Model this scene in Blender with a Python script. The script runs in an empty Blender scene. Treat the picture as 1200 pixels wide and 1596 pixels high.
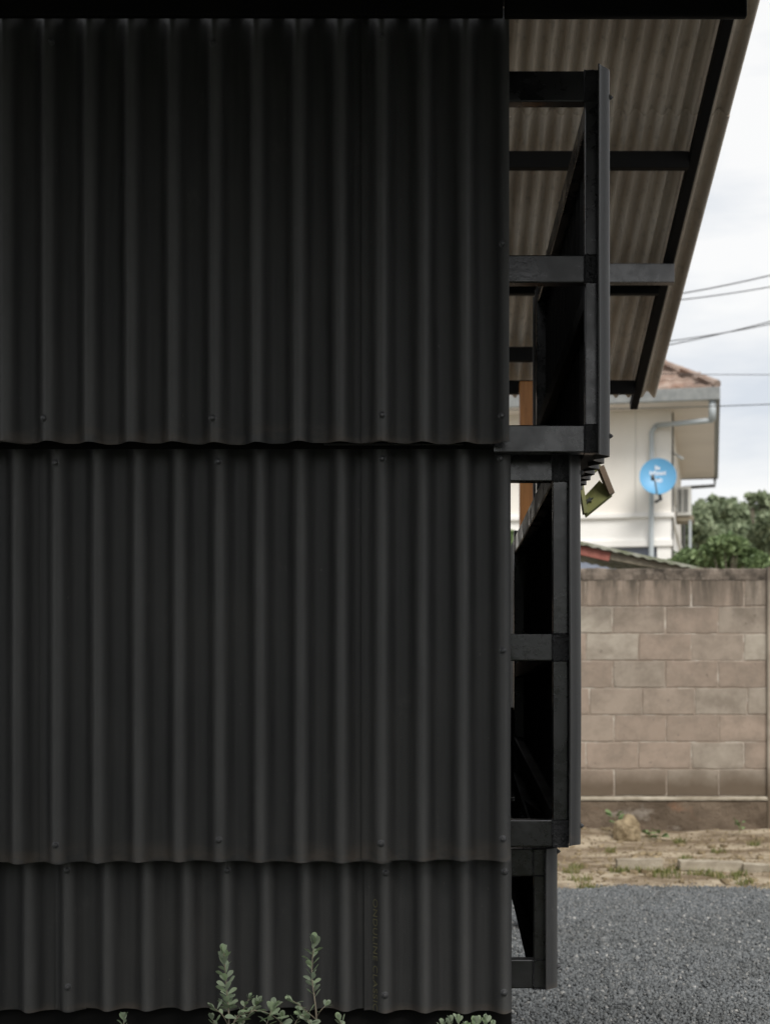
import bpy, bmesh, math, random
import numpy as np
from mathutils import Vector, Matrix, noise as mnoise

random.seed(7)
rng = np.random.default_rng(7)
S = bpy.context.scene
C = S.collection
R = math.radians
PI = math.pi

# ------------------------------------------------------------------ camera, sky, sun, exposure
EYE = 1.22
F = 2217.0            # focal length in photo pixels (50 mm on a 36 mm high frame)
cam_d = bpy.data.cameras.new('camera')
cam = bpy.data.objects.new('camera', cam_d)
C.objects.link(cam)
cam.location = (0, 0, EYE)
cam.rotation_euler = (R(90), 0, 0)
cam_d.sensor_fit = 'AUTO'
cam_d.sensor_width = 36.0
cam_d.lens = 50.0
cam_d.shift_x = -60.0 / 1596.0
cam_d.shift_y = 262.0 / 1596.0
cam_d.clip_start = 0.1
cam_d.clip_end = 3000
cam_d.dof.use_dof = True
cam_d.dof.focus_distance = 3.4
cam_d.dof.aperture_fstop = 5.6
S.camera = cam

SUN_EL, SUN_AZ = 48.0, 158.0      # azimuth clockwise from +Y: behind the camera, to its right
w = bpy.data.worlds.new('World')
S.world = w
w.use_nodes = True
nt = w.node_tree
nt.nodes.clear()
out = nt.nodes.new('ShaderNodeOutputWorld')
bg = nt.nodes.new('ShaderNodeBackground')
sky = nt.nodes.new('ShaderNodeTexSky')
sky.sky_type = 'NISHITA'
sky.sun_disc = False
sky.sun_elevation = R(SUN_EL)
sky.sun_rotation = R(SUN_AZ)
sky.air_density = 1.0
sky.dust_density = 3.0
tc = nt.nodes.new('ShaderNodeTexCoord')
mp = nt.nodes.new('ShaderNodeMapping')
mp.inputs['Scale'].default_value = (2.2, 2.2, 9.0)
mp.inputs['Location'].default_value = (-0.153, 0.945, 0.998)
nz = nt.nodes.new('ShaderNodeTexNoise')
nz.inputs['Scale'].default_value = 1.25
nz.inputs['Detail'].default_value = 6.0
nz.inputs['Roughness'].default_value = 0.55
cr = nt.nodes.new('ShaderNodeValToRGB')
cr.color_ramp.elements[0].position = 0.34
cr.color_ramp.elements[0].color = (3.6, 3.8, 4.1, 1)
cr.color_ramp.elements[1].position = 0.54
cr.color_ramp.elements[1].color = (5.05, 5.02, 4.95, 1)
mx = nt.nodes.new('ShaderNodeMix')
mx.data_type = 'RGBA'
mx.inputs[0].default_value = 0.93     # closed cloud cover with a little of the blue behind it
nt.links.new(tc.outputs['Generated'], mp.inputs['Vector'])
nt.links.new(mp.outputs['Vector'], nz.inputs['Vector'])
nt.links.new(nz.outputs['Fac'], cr.inputs['Fac'])
nt.links.new(sky.outputs['Color'], mx.inputs[6])
nt.links.new(cr.outputs['Color'], mx.inputs[7])
nt.links.new(mx.outputs[2], bg.inputs['Color'])
bg.inputs['Strength'].default_value = 0.1
nt.links.new(bg.outputs['Background'], out.inputs['Surface'])

sun_d = bpy.data.lights.new('sun', 'SUN')
sun_d.energy = 1.5
sun_d.angle = R(25)
sun_d.color = (1.0, 0.965, 0.91)
sun = bpy.data.objects.new('sun', sun_d)
C.objects.link(sun)
sdir = Vector((math.sin(R(SUN_AZ)) * math.cos(R(SUN_EL)), math.cos(R(SUN_AZ)) * math.cos(R(SUN_EL)), math.sin(R(SUN_EL))))
sun.rotation_euler = sdir.to_track_quat('Z', 'Y').to_euler()
sun.location = (0, -20, 30)

vs = S.view_settings
vs.view_transform = 'Standard'
vs.look = 'None'
vs.exposure = 1.0
vs.gamma = 1.0
vs.use_curve_mapping = False


def at(px, py, d):
    """point of the place seen at a photo pixel, d metres in front of the tripod"""
    return Vector(((px - 660) / F * d, d, EYE + (1060 - py) / F * d))


def X(px, d):
    return (px - 660) / F * d


def Z(py, d):
    return EYE + (1060 - py) / F * d


# ------------------------------------------------------------------ materials
def mat(name, col, rough=0.6, spec=0.5, metallic=0.0):
    m = bpy.data.materials.new(name)
    m.use_nodes = True
    n = m.node_tree.nodes
    b = n['Principled BSDF']
    b.inputs['Base Color'].default_value = (*col, 1)
    b.inputs['Roughness'].default_value = rough
    b.inputs['Metallic'].default_value = metallic
    b.inputs['Specular IOR Level'].default_value = spec
    return m


def N(m, t, **kw):
    nd = m.node_tree.nodes.new(t)
    for k, v in kw.items():
        if k in nd.inputs:
            nd.inputs[k].default_value = v
        else:
            setattr(nd, k, v)
    return nd


def L(m, a, b):
    m.node_tree.links.new(a, b)


def noise_fac(m, scale, detail=5, rough=0.55, stretch=(1, 1, 1), lo=0.35, hi=0.65, coord='Object', loc=(0, 0, 0)):
    t = N(m, 'ShaderNodeTexCoord')
    mpn = N(m, 'ShaderNodeMapping')
    mpn.inputs['Scale'].default_value = stretch
    mpn.inputs['Location'].default_value = loc
    nn = N(m, 'ShaderNodeTexNoise', Scale=scale, Detail=detail, Roughness=rough)
    rr = N(m, 'ShaderNodeMapRange')
    rr.inputs['From Min'].default_value = lo
    rr.inputs['From Max'].default_value = hi
    if coord == 'World':
        g = N(m, 'ShaderNodeNewGeometry')
        L(m, g.outputs['Position'], mpn.inputs['Vector'])
    else:
        L(m, t.outputs[coord], mpn.inputs['Vector'])
    L(m, mpn.outputs['Vector'], nn.inputs['Vector'])
    L(m, nn.outputs['Fac'], rr.inputs['Value'])
    return rr.outputs['Result']


def mixcol(m, fac, a, b):
    mm = N(m, 'ShaderNodeMix', data_type='RGBA')
    for s, v in ((0, fac), (6, a), (7, b)):
        if hasattr(v, 'is_output'):
            L(m, v, mm.inputs[s])
        elif s == 0:
            mm.inputs[0].default_value = v
        else:
            mm.inputs[s].default_value = (*v, 1)
    return mm.outputs[2]


def mathn(m, op, a, b=0.5, clamp=False):
    nn = N(m, 'ShaderNodeMath', operation=op)
    nn.use_clamp = clamp
    for i, v in enumerate((a, b)):
        if hasattr(v, 'is_output'):
            L(m, v, nn.inputs[i])
        else:
            nn.inputs[i].default_value = v
    return nn.outputs[0]


def setcol(m, s):
    L(m, s, m.node_tree.nodes['Principled BSDF'].inputs['Base Color'])


def setrough(m, fac, a, b):
    rr = N(m, 'ShaderNodeMapRange')
    rr.inputs['To Min'].default_value = a
    rr.inputs['To Max'].default_value = b
    L(m, fac, rr.inputs['Value'])
    L(m, rr.outputs['Result'], m.node_tree.nodes['Principled BSDF'].inputs['Roughness'])


def setbump(m, h, strength=0.3, dist=0.002):
    bp = N(m, 'ShaderNodeBump')
    bp.inputs['Strength'].default_value = strength
    bp.inputs['Distance'].default_value = dist
    L(m, h, bp.inputs['Height'])
    L(m, bp.outputs['Normal'], m.node_tree.nodes['Principled BSDF'].inputs['Normal'])


# black bitumen sheet: fine fibre grain, faint vertical streaks, dust specks, earthy dust at the lower edge
def sheet_material():
    m = mat('black_bitumen_sheet', (0.02, 0.02, 0.02), 0.5)
    streak = noise_fac(m, 6, 7, 0.65, (7, 7, 0.35), 0.32, 0.72, 'World')
    base = mixcol(m, streak, (0.037, 0.037, 0.0374), (0.058, 0.0575, 0.0565))
    blot = noise_fac(m, 2.3, 5, 0.6, (1, 1, 1), 0.5, 0.8, 'World')
    base = mixcol(m, mathn(m, 'MULTIPLY', blot, 0.5), base, (0.074, 0.071, 0.066))
    scuff = noise_fac(m, 7, 7, 0.75, (1.5, 1.5, 1), 0.62, 0.74, 'World', (3, 1, 8))
    base = mixcol(m, mathn(m, 'MULTIPLY', scuff, 0.5), base, (0.095, 0.091, 0.085))
    speck = noise_fac(m, 95, 2, 0.5, (1, 1, 0.8), 0.735, 0.775, 'World')
    base = mixcol(m, mathn(m, 'MULTIPLY', speck, 0.35), base, (0.17, 0.16, 0.145))
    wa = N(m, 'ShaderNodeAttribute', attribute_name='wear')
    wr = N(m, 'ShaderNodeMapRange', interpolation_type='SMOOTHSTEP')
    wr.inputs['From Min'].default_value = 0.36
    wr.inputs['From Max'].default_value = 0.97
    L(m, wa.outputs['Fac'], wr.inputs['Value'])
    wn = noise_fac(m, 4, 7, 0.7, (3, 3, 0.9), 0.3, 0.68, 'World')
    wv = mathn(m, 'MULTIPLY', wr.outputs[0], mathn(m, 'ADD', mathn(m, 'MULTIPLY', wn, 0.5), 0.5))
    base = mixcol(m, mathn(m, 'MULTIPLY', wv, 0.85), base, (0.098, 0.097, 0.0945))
    t = N(m, 'ShaderNodeTexCoord')
    sx = N(m, 'ShaderNodeSeparateXYZ')
    L(m, t.outputs['Generated'], sx.inputs[0])
    e = N(m, 'ShaderNodeMapRange')
    e.inputs['From Min'].default_value = 0.055
    e.inputs['From Max'].default_value = 0.0
    L(m, sx.outputs[2], e.inputs['Value'])
    dn = noise_fac(m, 9, 4, 0.6, (1, 1, 2.5), 0.42, 0.62, 'World')
    dust = mathn(m, 'MULTIPLY', mathn(m, 'MULTIPLY', e.outputs[0], dn), 0.7)
    base = mixcol(m, dust, base, (0.12, 0.098, 0.078))
    setcol(m, base)
    g = noise_fac(m, 420, 3, 0.6, (1, 1, 0.35), 0.2, 0.8, 'World')
    setbump(m, g, 0.22, 0.0012)
    setrough(m, streak, 0.46, 0.56)
    m.node_tree.nodes['Principled BSDF'].inputs['Specular IOR Level'].default_value = 0.35
    return m


def enamel_material(name, c0, c1, r0, r1, bump=0.06, scale=60, spec=0.5):
    m = mat(name, c0, r0)
    f = noise_fac(m, 9, 7, 0.7, (1, 1, 1), 0.38, 0.64, 'World')
    setcol(m, mixcol(m, f, c0, c1))
    setrough(m, f, r0, r1)
    g = noise_fac(m, scale, 5, 0.65, (1, 1, 1), 0.25, 0.75, 'World')
    setbump(m, g, bump, 0.003)
    m.node_tree.nodes['Principled BSDF'].inputs['Specular IOR Level'].default_value = spec
    return m


M = {}
M['sheet'] = sheet_material()
M['enamel'] = enamel_material('black_enamel_steel', (0.006, 0.006, 0.0068), (0.0105, 0.0105, 0.012), 0.20, 0.42, spec=1.0)
M['weld'] = enamel_material('thick_brushed_black_paint', (0.006, 0.006, 0.007), (0.014, 0.014, 0.017), 0.2, 0.42, 0.75, 130)
M['matte'] = enamel_material('matt_black_steel', (0.006, 0.006, 0.006), (0.010, 0.0095, 0.009), 0.6, 0.75, spec=0.12)
M['screw'] = mat('black_screw', (0.075, 0.075, 0.078), 0.28)

m = M['roof'] = mat('brown_grey_fibre_roof', (0.22, 0.19, 0.16), 0.85, 0.2)
f = noise_fac(m, 1.6, 6, 0.6, (3, 0.7, 1), 0.35, 0.68, 'World')
c = mixcol(m, f, (0.58, 0.495, 0.40), (0.78, 0.69, 0.575))
f2 = noise_fac(m, 40, 4, 0.6, (1, 0.5, 1), 0.55, 0.8, 'World')
setcol(m, mixcol(m, mathn(m, 'MULTIPLY', f2, 0.6), c, (0.24, 0.21, 0.18)))
setbump(m, noise_fac(m, 150, 3, 0.6, (1, 1, 1), 0.2, 0.8, 'World'), 0.2, 0.002)

m = M['wood'] = mat('orange_brown_timber', (0.2, 0.08, 0.02), 0.5)
f = noise_fac(m, 8, 6, 0.6, (9, 9, 0.6), 0.3, 0.7, 'World')
setcol(m, mixcol(m, f, (0.27, 0.10, 0.02), (0.47, 0.20, 0.05)))

# concrete block: every block its own tone through Object Info, blotches, pits
m = M['block'] = mat('concrete_block', (0.26, 0.2, 0.16), 0.92, 0.15)
oi = N(m, 'ShaderNodeObjectInfo')
rp = N(m, 'ShaderNodeValToRGB')
rp.color_ramp.elements[0].color = (0.285, 0.228, 0.183, 1)
rp.color_ramp.elements[1].color = (0.40, 0.36, 0.30, 1)
e = rp.color_ramp.elements.new(0.45); e.color = (0.34, 0.27, 0.217, 1)
e = rp.color_ramp.elements.new(0.75); e.color = (0.305, 0.26, 0.213, 1)
L(m, oi.outputs['Random'], rp.inputs['Fac'])
f = noise_fac(m, 3.6, 7, 0.68, (1, 1, 1.2), 0.42, 0.64, 'World')
c = mixcol(m, mathn(m, 'MULTIPLY', f, 0.7), rp.outputs['Color'], (0.175, 0.145, 0.115))
f = noise_fac(m, 33, 3, 0.6, (1, 1, 1), 0.69, 0.73, 'World')
c = mixcol(m, mathn(m, 'MULTIPLY', f, 0.8), c, (0.06, 0.05, 0.04))
f = noise_fac(m, 55, 5, 0.7, (1, 1, 1), 0.5, 0.78, 'World')
c = mixcol(m, mathn(m, 'MULTIPLY', f, 0.35), c, (0.38, 0.33, 0.28))
g = N(m, 'ShaderNodeNewGeometry'); sx = N(m, 'ShaderNodeSeparateXYZ'); L(m, g.outputs['Position'], sx.inputs[0])
# rain-wash stain running down from the top of the wall, damp course at its foot
tp = N(m, 'ShaderNodeMapRange'); tp.inputs['From Min'].default_value = 1.62; tp.inputs['From Max'].default_value = 1.98
L(m, sx.outputs[2], tp.inputs['Value'])
run = noise_fac(m, 3.5, 6, 0.65, (3.0, 1, 0.4), 0.34, 0.60, 'World')
c = mixcol(m, mathn(m, 'MULTIPLY', mathn(m, 'MULTIPLY', tp.outputs[0], run), 1.0), c, (0.082, 0.07, 0.056))
dp = N(m, 'ShaderNodeMapRange'); dp.inputs['From Min'].default_value = 0.63; dp.inputs['From Max'].default_value = 0.47
L(m, mathn(m, 'ADD', sx.outputs[2], mathn(m, 'MULTIPLY', noise_fac(m, 4, 4, 0.6, (1, 1, 1), 0.2, 0.8, 'World'), 0.10)), dp.inputs['Value'])
c = mixcol(m, mathn(m, 'MULTIPLY', dp.outputs[0], 0.9), c, (0.115, 0.087, 0.061))
setcol(m, c)
setbump(m, noise_fac(m, 120, 5, 0.7, (1, 1, 1), 0.2, 0.8, 'World'), 0.5, 0.004)

m = M['mortar'] = mat('pale_mortar', (0.4, 0.36, 0.31), 0.95, 0.1)
f = noise_fac(m, 5.5, 6, 0.7, (1, 1, 1), 0.46, 0.63, 'World')
setcol(m, mixcol(m, f, (0.30, 0.245, 0.198), (0.50, 0.45, 0.39)))
setbump(m, noise_fac(m, 90, 4, 0.7, (1, 1, 1), 0.2, 0.8, 'World'), 0.6, 0.006)

m = M['cap'] = mat('weathered_cement', (0.2, 0.17, 0.14), 0.95, 0.1)
f = noise_fac(m, 4, 6, 0.65, (1.2, 1, 0.9), 0.40, 0.60, 'World')
c = mixcol(m, f, (0.05, 0.043, 0.035), (0.235, 0.195, 0.16))
f = noise_fac(m, 11, 5, 0.7, (1, 1, 0.6), 0.60, 0.72, 'World')
setcol(m, mixcol(m, mathn(m, 'MULTIPLY', f, 0.7), c, (0.36, 0.32, 0.27)))
setbump(m, noise_fac(m, 40, 6, 0.7, (1, 1, 1), 0.2, 0.8, 'World'), 0.7, 0.012)

m = M['foot'] = mat('earth_stained_footing', (0.2, 0.15, 0.11), 0.95, 0.1)
f = noise_fac(m, 2.6, 6, 0.65, (1, 1, 1.4), 0.36, 0.64, 'World')
c = mixcol(m, f, (0.10, 0.076, 0.055), (0.20, 0.155, 0.115))
f = noise_fac(m, 3.7, 5, 0.65, (1, 1, 1.6), 0.57, 0.68, 'World', (5, 0, 2))
c = mixcol(m, mathn(m, 'MULTIPLY', f, 0.7), c, (0.30, 0.265, 0.225))
f = noise_fac(m, 2.9, 5, 0.65, (1, 1, 2), 0.58, 0.7, 'World', (1, 3, 7))
setcol(m, mixcol(m, mathn(m, 'MULTIPLY', f, 0.6), c, (0.26, 0.135, 0.08)))
setbump(m, noise_fac(m, 26, 6, 0.7, (1, 1, 1), 0.2, 0.8, 'World'), 0.8, 0.02)

m = M['dirt'] = mat('sandy_earth', (0.3, 0.22, 0.14), 0.95, 0.1)
f = noise_fac(m, 1.9, 7, 0.65, (0.8, 1.7, 1), 0.41, 0.58, 'World')
c = mixcol(m, f, (0.20, 0.15, 0.10), (0.50, 0.42, 0.31))
f = noise_fac(m, 9, 6, 0.7, (1, 1, 1), 0.48, 0.75, 'World')
c = mixcol(m, mathn(m, 'MULTIPLY', f, 0.7), c, (0.13, 0.10, 0.066))
f = noise_fac(m, 60, 4, 0.7, (1, 1, 1), 0.6, 0.78, 'World')
setcol(m, mixcol(m, mathn(m, 'MULTIPLY', f, 0.55), c, (0.5, 0.41, 0.29)))
setbump(m, noise_fac(m, 45, 6, 0.7, (1, 1, 1), 0.2, 0.8, 'World'), 0.8, 0.02)

m = M['plain'] = mat('dry_grass_land', (0.14, 0.135, 0.09), 0.95, 0.1)
f = noise_fac(m, 0.8, 7, 0.65, (1, 1, 1), 0.36, 0.62, 'World')
setcol(m, mixcol(m, f, (0.17, 0.16, 0.115), (0.26, 0.225, 0.175)))
m = M['lawn'] = mat('dark_planting_bed', (0.05, 0.055, 0.03), 0.95, 0.1)
f = noise_fac(m, 9, 7, 0.65, (1, 1, 1), 0.36, 0.62, 'World')
setcol(m, mixcol(m, f, (0.035, 0.045, 0.02), (0.075, 0.075, 0.045)))
setbump(m, noise_fac(m, 45, 6, 0.7, (1, 1, 1), 0.2, 0.8, 'World'), 1.0, 0.03)

m = M['gravelbed'] = mat('gravel_bed', (0.09, 0.095, 0.1), 0.9, 0.2)
f = noise_fac(m, 75, 3, 0.6, (1, 1, 1), 0.35, 0.65, 'World')
setcol(m, mixcol(m, f, (0.085, 0.09, 0.094), (0.20, 0.207, 0.213)))
setbump(m, noise_fac(m, 75, 3, 0.6, (1, 1, 1), 0.3, 0.7, 'World'), 1.0, 0.012)

m = M['stones'] = mat('crushed_stone', (0.1, 0.105, 0.11), 0.85, 0.25)
g = N(m, 'ShaderNodeNewGeometry')
rp = N(m, 'ShaderNodeValToRGB')
rp.color_ramp.elements[0].color = (0.085, 0.091, 0.095, 1)
rp.color_ramp.elements[1].color = (0.50, 0.49, 0.47, 1)
for p, cc in ((0.35, (0.14, 0.149, 0.155, 1)), (0.85, (0.195, 0.206, 0.213, 1)), (0.955, (0.24, 0.24, 0.235, 1)), (0.985, (0.36, 0.355, 0.34, 1))):
    e = rp.color_ramp.elements.new(p); e.color = cc
L(m, g.outputs['Random Per Island'], rp.inputs['Fac'])
pat = noise_fac(m, 1.7, 6, 0.65, (1, 1, 1), 0.4, 0.66, 'World')
setcol(m, mixcol(m, mathn(m, 'MULTIPLY', pat, 0.38), rp.outputs['Color'], (0.075, 0.077, 0.072)))


def leaf_material(name, c0, c1, c2, trans=0.25, rough=0.55):
    m = mat(name, c1, rough, 0.3)
    g = N(m, 'ShaderNodeNewGeometry')
    rp = N(m, 'ShaderNodeValToRGB')
    rp.color_ramp.elements[0].color = (*c0, 1)
    rp.color_ramp.elements[1].color = (*c2, 1)
    e = rp.color_ramp.elements.new(0.5); e.color = (*c1, 1)
    oi = N(m, 'ShaderNodeObjectInfo')
    sm = mathn(m, 'FRACT', mathn(m, 'ADD', g.outputs['Random Per Island'], oi.outputs['Random']))
    L(m, sm, rp.inputs['Fac'])
    setcol(m, rp.outputs['Color'])
    b = m.node_tree.nodes['Principled BSDF']
    tr = N(m, 'ShaderNodeBsdfTranslucent')
    L(m, rp.outputs['Color'], tr.inputs['Color'])
    ms = N(m, 'ShaderNodeMixShader')
    ms.inputs[0].default_value = trans
    L(m, b.outputs[0], ms.inputs[1]); L(m, tr.outputs[0], ms.inputs[2])
    L(m, ms.outputs[0], m.node_tree.nodes['Material Output'].inputs['Surface'])
    return m


M['sage'] = leaf_material('grey_green_leaf', (0.30, 0.36, 0.26), (0.36, 0.43, 0.30), (0.36, 0.47, 0.27), 0.2)
M['twig'] = mat('pale_twig', (0.26, 0.225, 0.17), 0.8)
M['leaf_dark'] = leaf_material('dark_tree_leaf', (0.165, 0.21, 0.125), (0.245, 0.295, 0.18), (0.34, 0.39, 0.25))  # leaf tones lifted paler, distance haze put into the colour
M['leaf_light'] = leaf_material('fresh_green_leaf', (0.10, 0.15, 0.065), (0.165, 0.23, 0.10), (0.24, 0.315, 0.145))
M['grass'] = leaf_material('grass_blade', (0.10, 0.13, 0.04), (0.17, 0.19, 0.06), (0.32, 0.27, 0.12))
M['bark'] = mat('grey_brown_bark', (0.12, 0.095, 0.07), 0.9)
m = M['bark']
setcol(m, mixcol(m, noise_fac(m, 6, 5, 0.6, (3, 3, 0.6), 0.3, 0.7, 'World'), (0.075, 0.06, 0.045), (0.17, 0.14, 0.11)))

def wall_paint(name, c0, c1):
    m = mat(name, c0, 0.8, 0.2)
    f = noise_fac(m, 0.9, 6, 0.6, (1, 1, 0.35), 0.35, 0.7, 'World')
    setcol(m, mixcol(m, f, c0, c1))
    setbump(m, noise_fac(m, 30, 4, 0.6, (1, 1, 1), 0.2, 0.8, 'World'), 0.15, 0.01)
    return m
M['cream'] = wall_paint('cream_painted_render', (0.86, 0.825, 0.765), (0.79, 0.75, 0.69))
M['white'] = wall_paint('white_painted_render', (0.87, 0.855, 0.825), (0.80, 0.785, 0.755))
M['soffit'] = wall_paint('beige_soffit_board', (0.78, 0.725, 0.675), (0.72, 0.665, 0.62))
M['gutter'] = enamel_material('grey_gutter_paint', (0.19, 0.20, 0.20), (0.26, 0.27, 0.265), 0.45, 0.6)
M['pipe'] = mat('grey_plastic_pipe', (0.42, 0.46, 0.48), 0.45)
M['darkpipe'] = mat('dark_grey_pipe', (0.10, 0.10, 0.095), 0.5)
M['bluegrey'] = wall_paint('blue_grey_paint', (0.26, 0.29, 0.36), (0.22, 0.245, 0.31))
m = M['tile'] = mat('faded_terracotta_tile', (0.3, 0.15, 0.1), 0.8, 0.2)
f = noise_fac(m, 3.2, 3, 0.6, (1, 1, 1), 0.35, 0.65, 'World')
c = mixcol(m, f, (0.23, 0.135, 0.095), (0.35, 0.27, 0.225))
f = noise_fac(m, 1.1, 4, 0.6, (1, 1, 1), 0.45, 0.7, 'World')
setcol(m, mixcol(m, mathn(m, 'MULTIPLY', f, 0.6), c, (0.27, 0.245, 0.225)))
M['dish'] = mat('sky_blue_dish_paint', (0.12, 0.35, 0.58), 0.45)
M['dishprint'] = mat('white_print', (0.82, 0.84, 0.86), 0.6)
M['acwhite'] = mat('off_white_plastic', (0.66, 0.66, 0.63), 0.5)
M['dark'] = mat('dark_plastic', (0.05, 0.055, 0.055), 0.5)
M['wire'] = mat('black_cable', (0.03, 0.03, 0.03), 0.6)
M['print'] = mat('olive_yellow_stamp', (0.165, 0.152, 0.08), 0.7)
m = M['moss'] = mat('mossy_grey_sheet', (0.2, 0.21, 0.15), 0.9)
f = noise_fac(m, 6, 6, 0.65, (1, 1, 1), 0.38, 0.62, 'World')
setcol(m, mixcol(m, f, (0.15, 0.165, 0.10), (0.36, 0.36, 0.31)))
M['redwood'] = enamel_material('faded_red_paint', (0.25, 0.075, 0.055), (0.34, 0.125, 0.095), 0.6, 0.8)
M['greywood'] = enamel_material('weathered_grey_board', (0.20, 0.175, 0.13), (0.32, 0.28, 0.21), 0.8, 0.9)
m = M['greenbox'] = mat('yellow_green_paint', (0.17, 0.2, 0.05), 0.6)
f = noise_fac(m, 12, 5, 0.6, (1, 1, 1), 0.35, 0.65, 'World')
setcol(m, mixcol(m, f, (0.15, 0.165, 0.055), (0.22, 0.215, 0.09)))
M['brownboard'] = enamel_material('brown_board', (0.12, 0.085, 0.055), (0.17, 0.12, 0.08), 0.6, 0.8)
m = M['rock'] = mat('tan_rock', (0.3, 0.24, 0.16), 0.95, 0.1)
f = noise_fac(m, 9, 6, 0.7, (1, 1, 1), 0.38, 0.62, 'World')
setcol(m, mixcol(m, f, (0.15, 0.112, 0.066), (0.40, 0.32, 0.205)))
setbump(m, noise_fac(m, 30, 6, 0.7, (1, 1, 1), 0.2, 0.8, 'World'), 0.8, 0.02)
m = M['plank'] = mat('pale_cement_plank', (0.36, 0.32, 0.26), 0.95, 0.1)
f = noise_fac(m, 7, 6, 0.65, (1, 1, 2), 0.35, 0.65, 'World')
setcol(m, mixcol(m, f, (0.235, 0.20, 0.15), (0.42, 0.375, 0.30)))
setbump(m, noise_fac(m, 50, 5, 0.65, (1, 1, 1), 0.2, 0.8, 'World'), 0.5, 0.008)


# ------------------------------------------------------------------ mesh and scene helpers
def tag(o, label=None, cat=None, group=None, kind=None):
    if label: o['label'] = label
    if cat: o['category'] = cat
    if group: o['group'] = group
    if kind: o['kind'] = kind
    return o


def thing(name, loc, label, cat, group=None):
    o = bpy.data.objects.new(name, None)
    o.empty_display_size = 0.1
    C.objects.link(o)
    o.location = loc
    tag(o, label, cat, group)
    return o


def link(name, me, parent=None, loc=None, rot=None):
    """parts are given in world coordinates; parents are Empties or parts that are not rotated"""
    o = bpy.data.objects.new(name, me)
    C.objects.link(o)
    if parent is not None:
        o.parent = parent
        p = Vector((0, 0, 0))
        q = parent
        while q is not None:
            p += q.location
            q = q.parent
        o.location = (Vector(loc) if loc is not None else Vector((0, 0, 0))) - p
    elif loc is not None:
        o.location = loc
    if rot is not None:
        o.rotation_euler = rot
    return o


class MB:
    def __init__(self):
        self.v, self.f, self.mi = [], [], []

    def quadstrip(self, P, close=False):
        base = len(self.v)
        nr, nc = len(P), len(P[0])
        for r in P:
            self.v.extend([tuple(p) for p in r])
        for i in range(nr - 1):
            for j in range(nc - 1 + (1 if close else 0)):
                a = base + i * nc + j
                b = base + i * nc + (j + 1) % nc
                self.f.append((a, b, b + nc, a + nc))
        return base

    def box(self, x0, x1, y0, y1, z0, z1, xf=None):
        b = len(self.v)
        pts = [(x, y, z) for z in (z0, z1) for y in (y0, y1) for x in (x0, x1)]
        if xf: pts = [tuple(xf @ Vector(p)) for p in pts]
        self.v += pts
        for q in ((0, 2, 3, 1), (4, 5, 7, 6), (0, 1, 5, 4), (1, 3, 7, 5), (3, 2, 6, 7), (2, 0, 4, 6)):
            self.f.append(tuple(b + i for i in q))

    def bar(self, a, b, wx, wz, up=(0, 0, 1)):
        """rectangular bar from a to b"""
        a, b = Vector(a), Vector(b)
        d = (b - a).normalized()
        u = Vector(up)
        s = d.cross(u).normalized()
        u = s.cross(d).normalized()
        base = len(self.v)
        for p in (a, b):
            for i, j in ((-1, -1), (1, -1), (1, 1), (-1, 1)):
                self.v.append(tuple(p + s * wx / 2 * i + u * wz / 2 * j))
        for q in ((0, 3, 2, 1), (4, 5, 6, 7), (0, 1, 5, 4), (1, 2, 6, 5), (2, 3, 7, 6), (3, 0, 4, 7)):
            self.f.append(tuple(base + i for i in q))

    def tube(self, pts, rad, n=8, caps=True):
        pts = [Vector(p) for p in pts]
        rads = rad if isinstance(rad, (list, tuple)) else [rad] * len(pts)
        rows = []
        ref = None
        for i, p in enumerate(pts):
            d = (pts[min(i + 1, len(pts) - 1)] - pts[max(i - 1, 0)]).normalized()
            if ref is None:
                ref = Vector((0, 0, 1)) if abs(d.z) < 0.9 else Vector((1, 0, 0))
            s = d.cross(ref).normalized()
            u = s.cross(d).normalized()
            ref = u
            rows.append([p + (s * math.cos(2 * PI * k / n) + u * math.sin(2 * PI * k / n)) * rads[i] for k in range(n)])
        b = self.quadstrip(rows, True)
        if caps:
            self.f.append(tuple(b + k for k in range(n)))
            e = b + (len(rows) - 1) * n
            self.f.append(tuple(e + n - 1 - k for k in range(n)))

    def mesh(self, name, material, smooth=False, bevel=0.0, seg=2):
        me = bpy.data.meshes.new(name)
        me.from_pydata(self.v, [], self.f)
        bm = bmesh.new()
        bm.from_mesh(me)
        if bevel > 0:
            bmesh.ops.bevel(bm, geom=list(bm.edges), offset=bevel, segments=seg, profile=0.6, affect='EDGES', clamp_overlap=True)
        bmesh.ops.recalc_face_normals(bm, faces=list(bm.faces))
        bm.to_mesh(me)
        bm.free()
        me.materials.append(material)
        if smooth:
            me.polygons.foreach_set('use_smooth', [True] * len(me.polygons))
        if hasattr(self, 'wear'):      # how proud each point of the sheet stands: crests are coloured paler
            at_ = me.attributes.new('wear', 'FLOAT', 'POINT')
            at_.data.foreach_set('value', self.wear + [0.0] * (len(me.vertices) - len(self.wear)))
        return me

    def build(self, name, material, parent=None, smooth=False, bevel=0.0, seg=2):
        return link(name, self.mesh(name, material, smooth, bevel, seg), parent)


def boxpart(name, material, parent, x0, x1, y0, y1, z0, z1, bevel=0.003):
    b = MB(); b.box(min(x0, x1), max(x0, x1), min(y0, y1), max(y0, y1), min(z0, z1), max(z0, z1))
    return b.build(name, material, parent, bevel=bevel)


def barpart(name, material, parent, a, b_, wx, wz, bevel=0.003):
    b = MB(); b.bar(a, b_, wx, wz)
    return b.build(name, material, parent, bevel=bevel)


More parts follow.
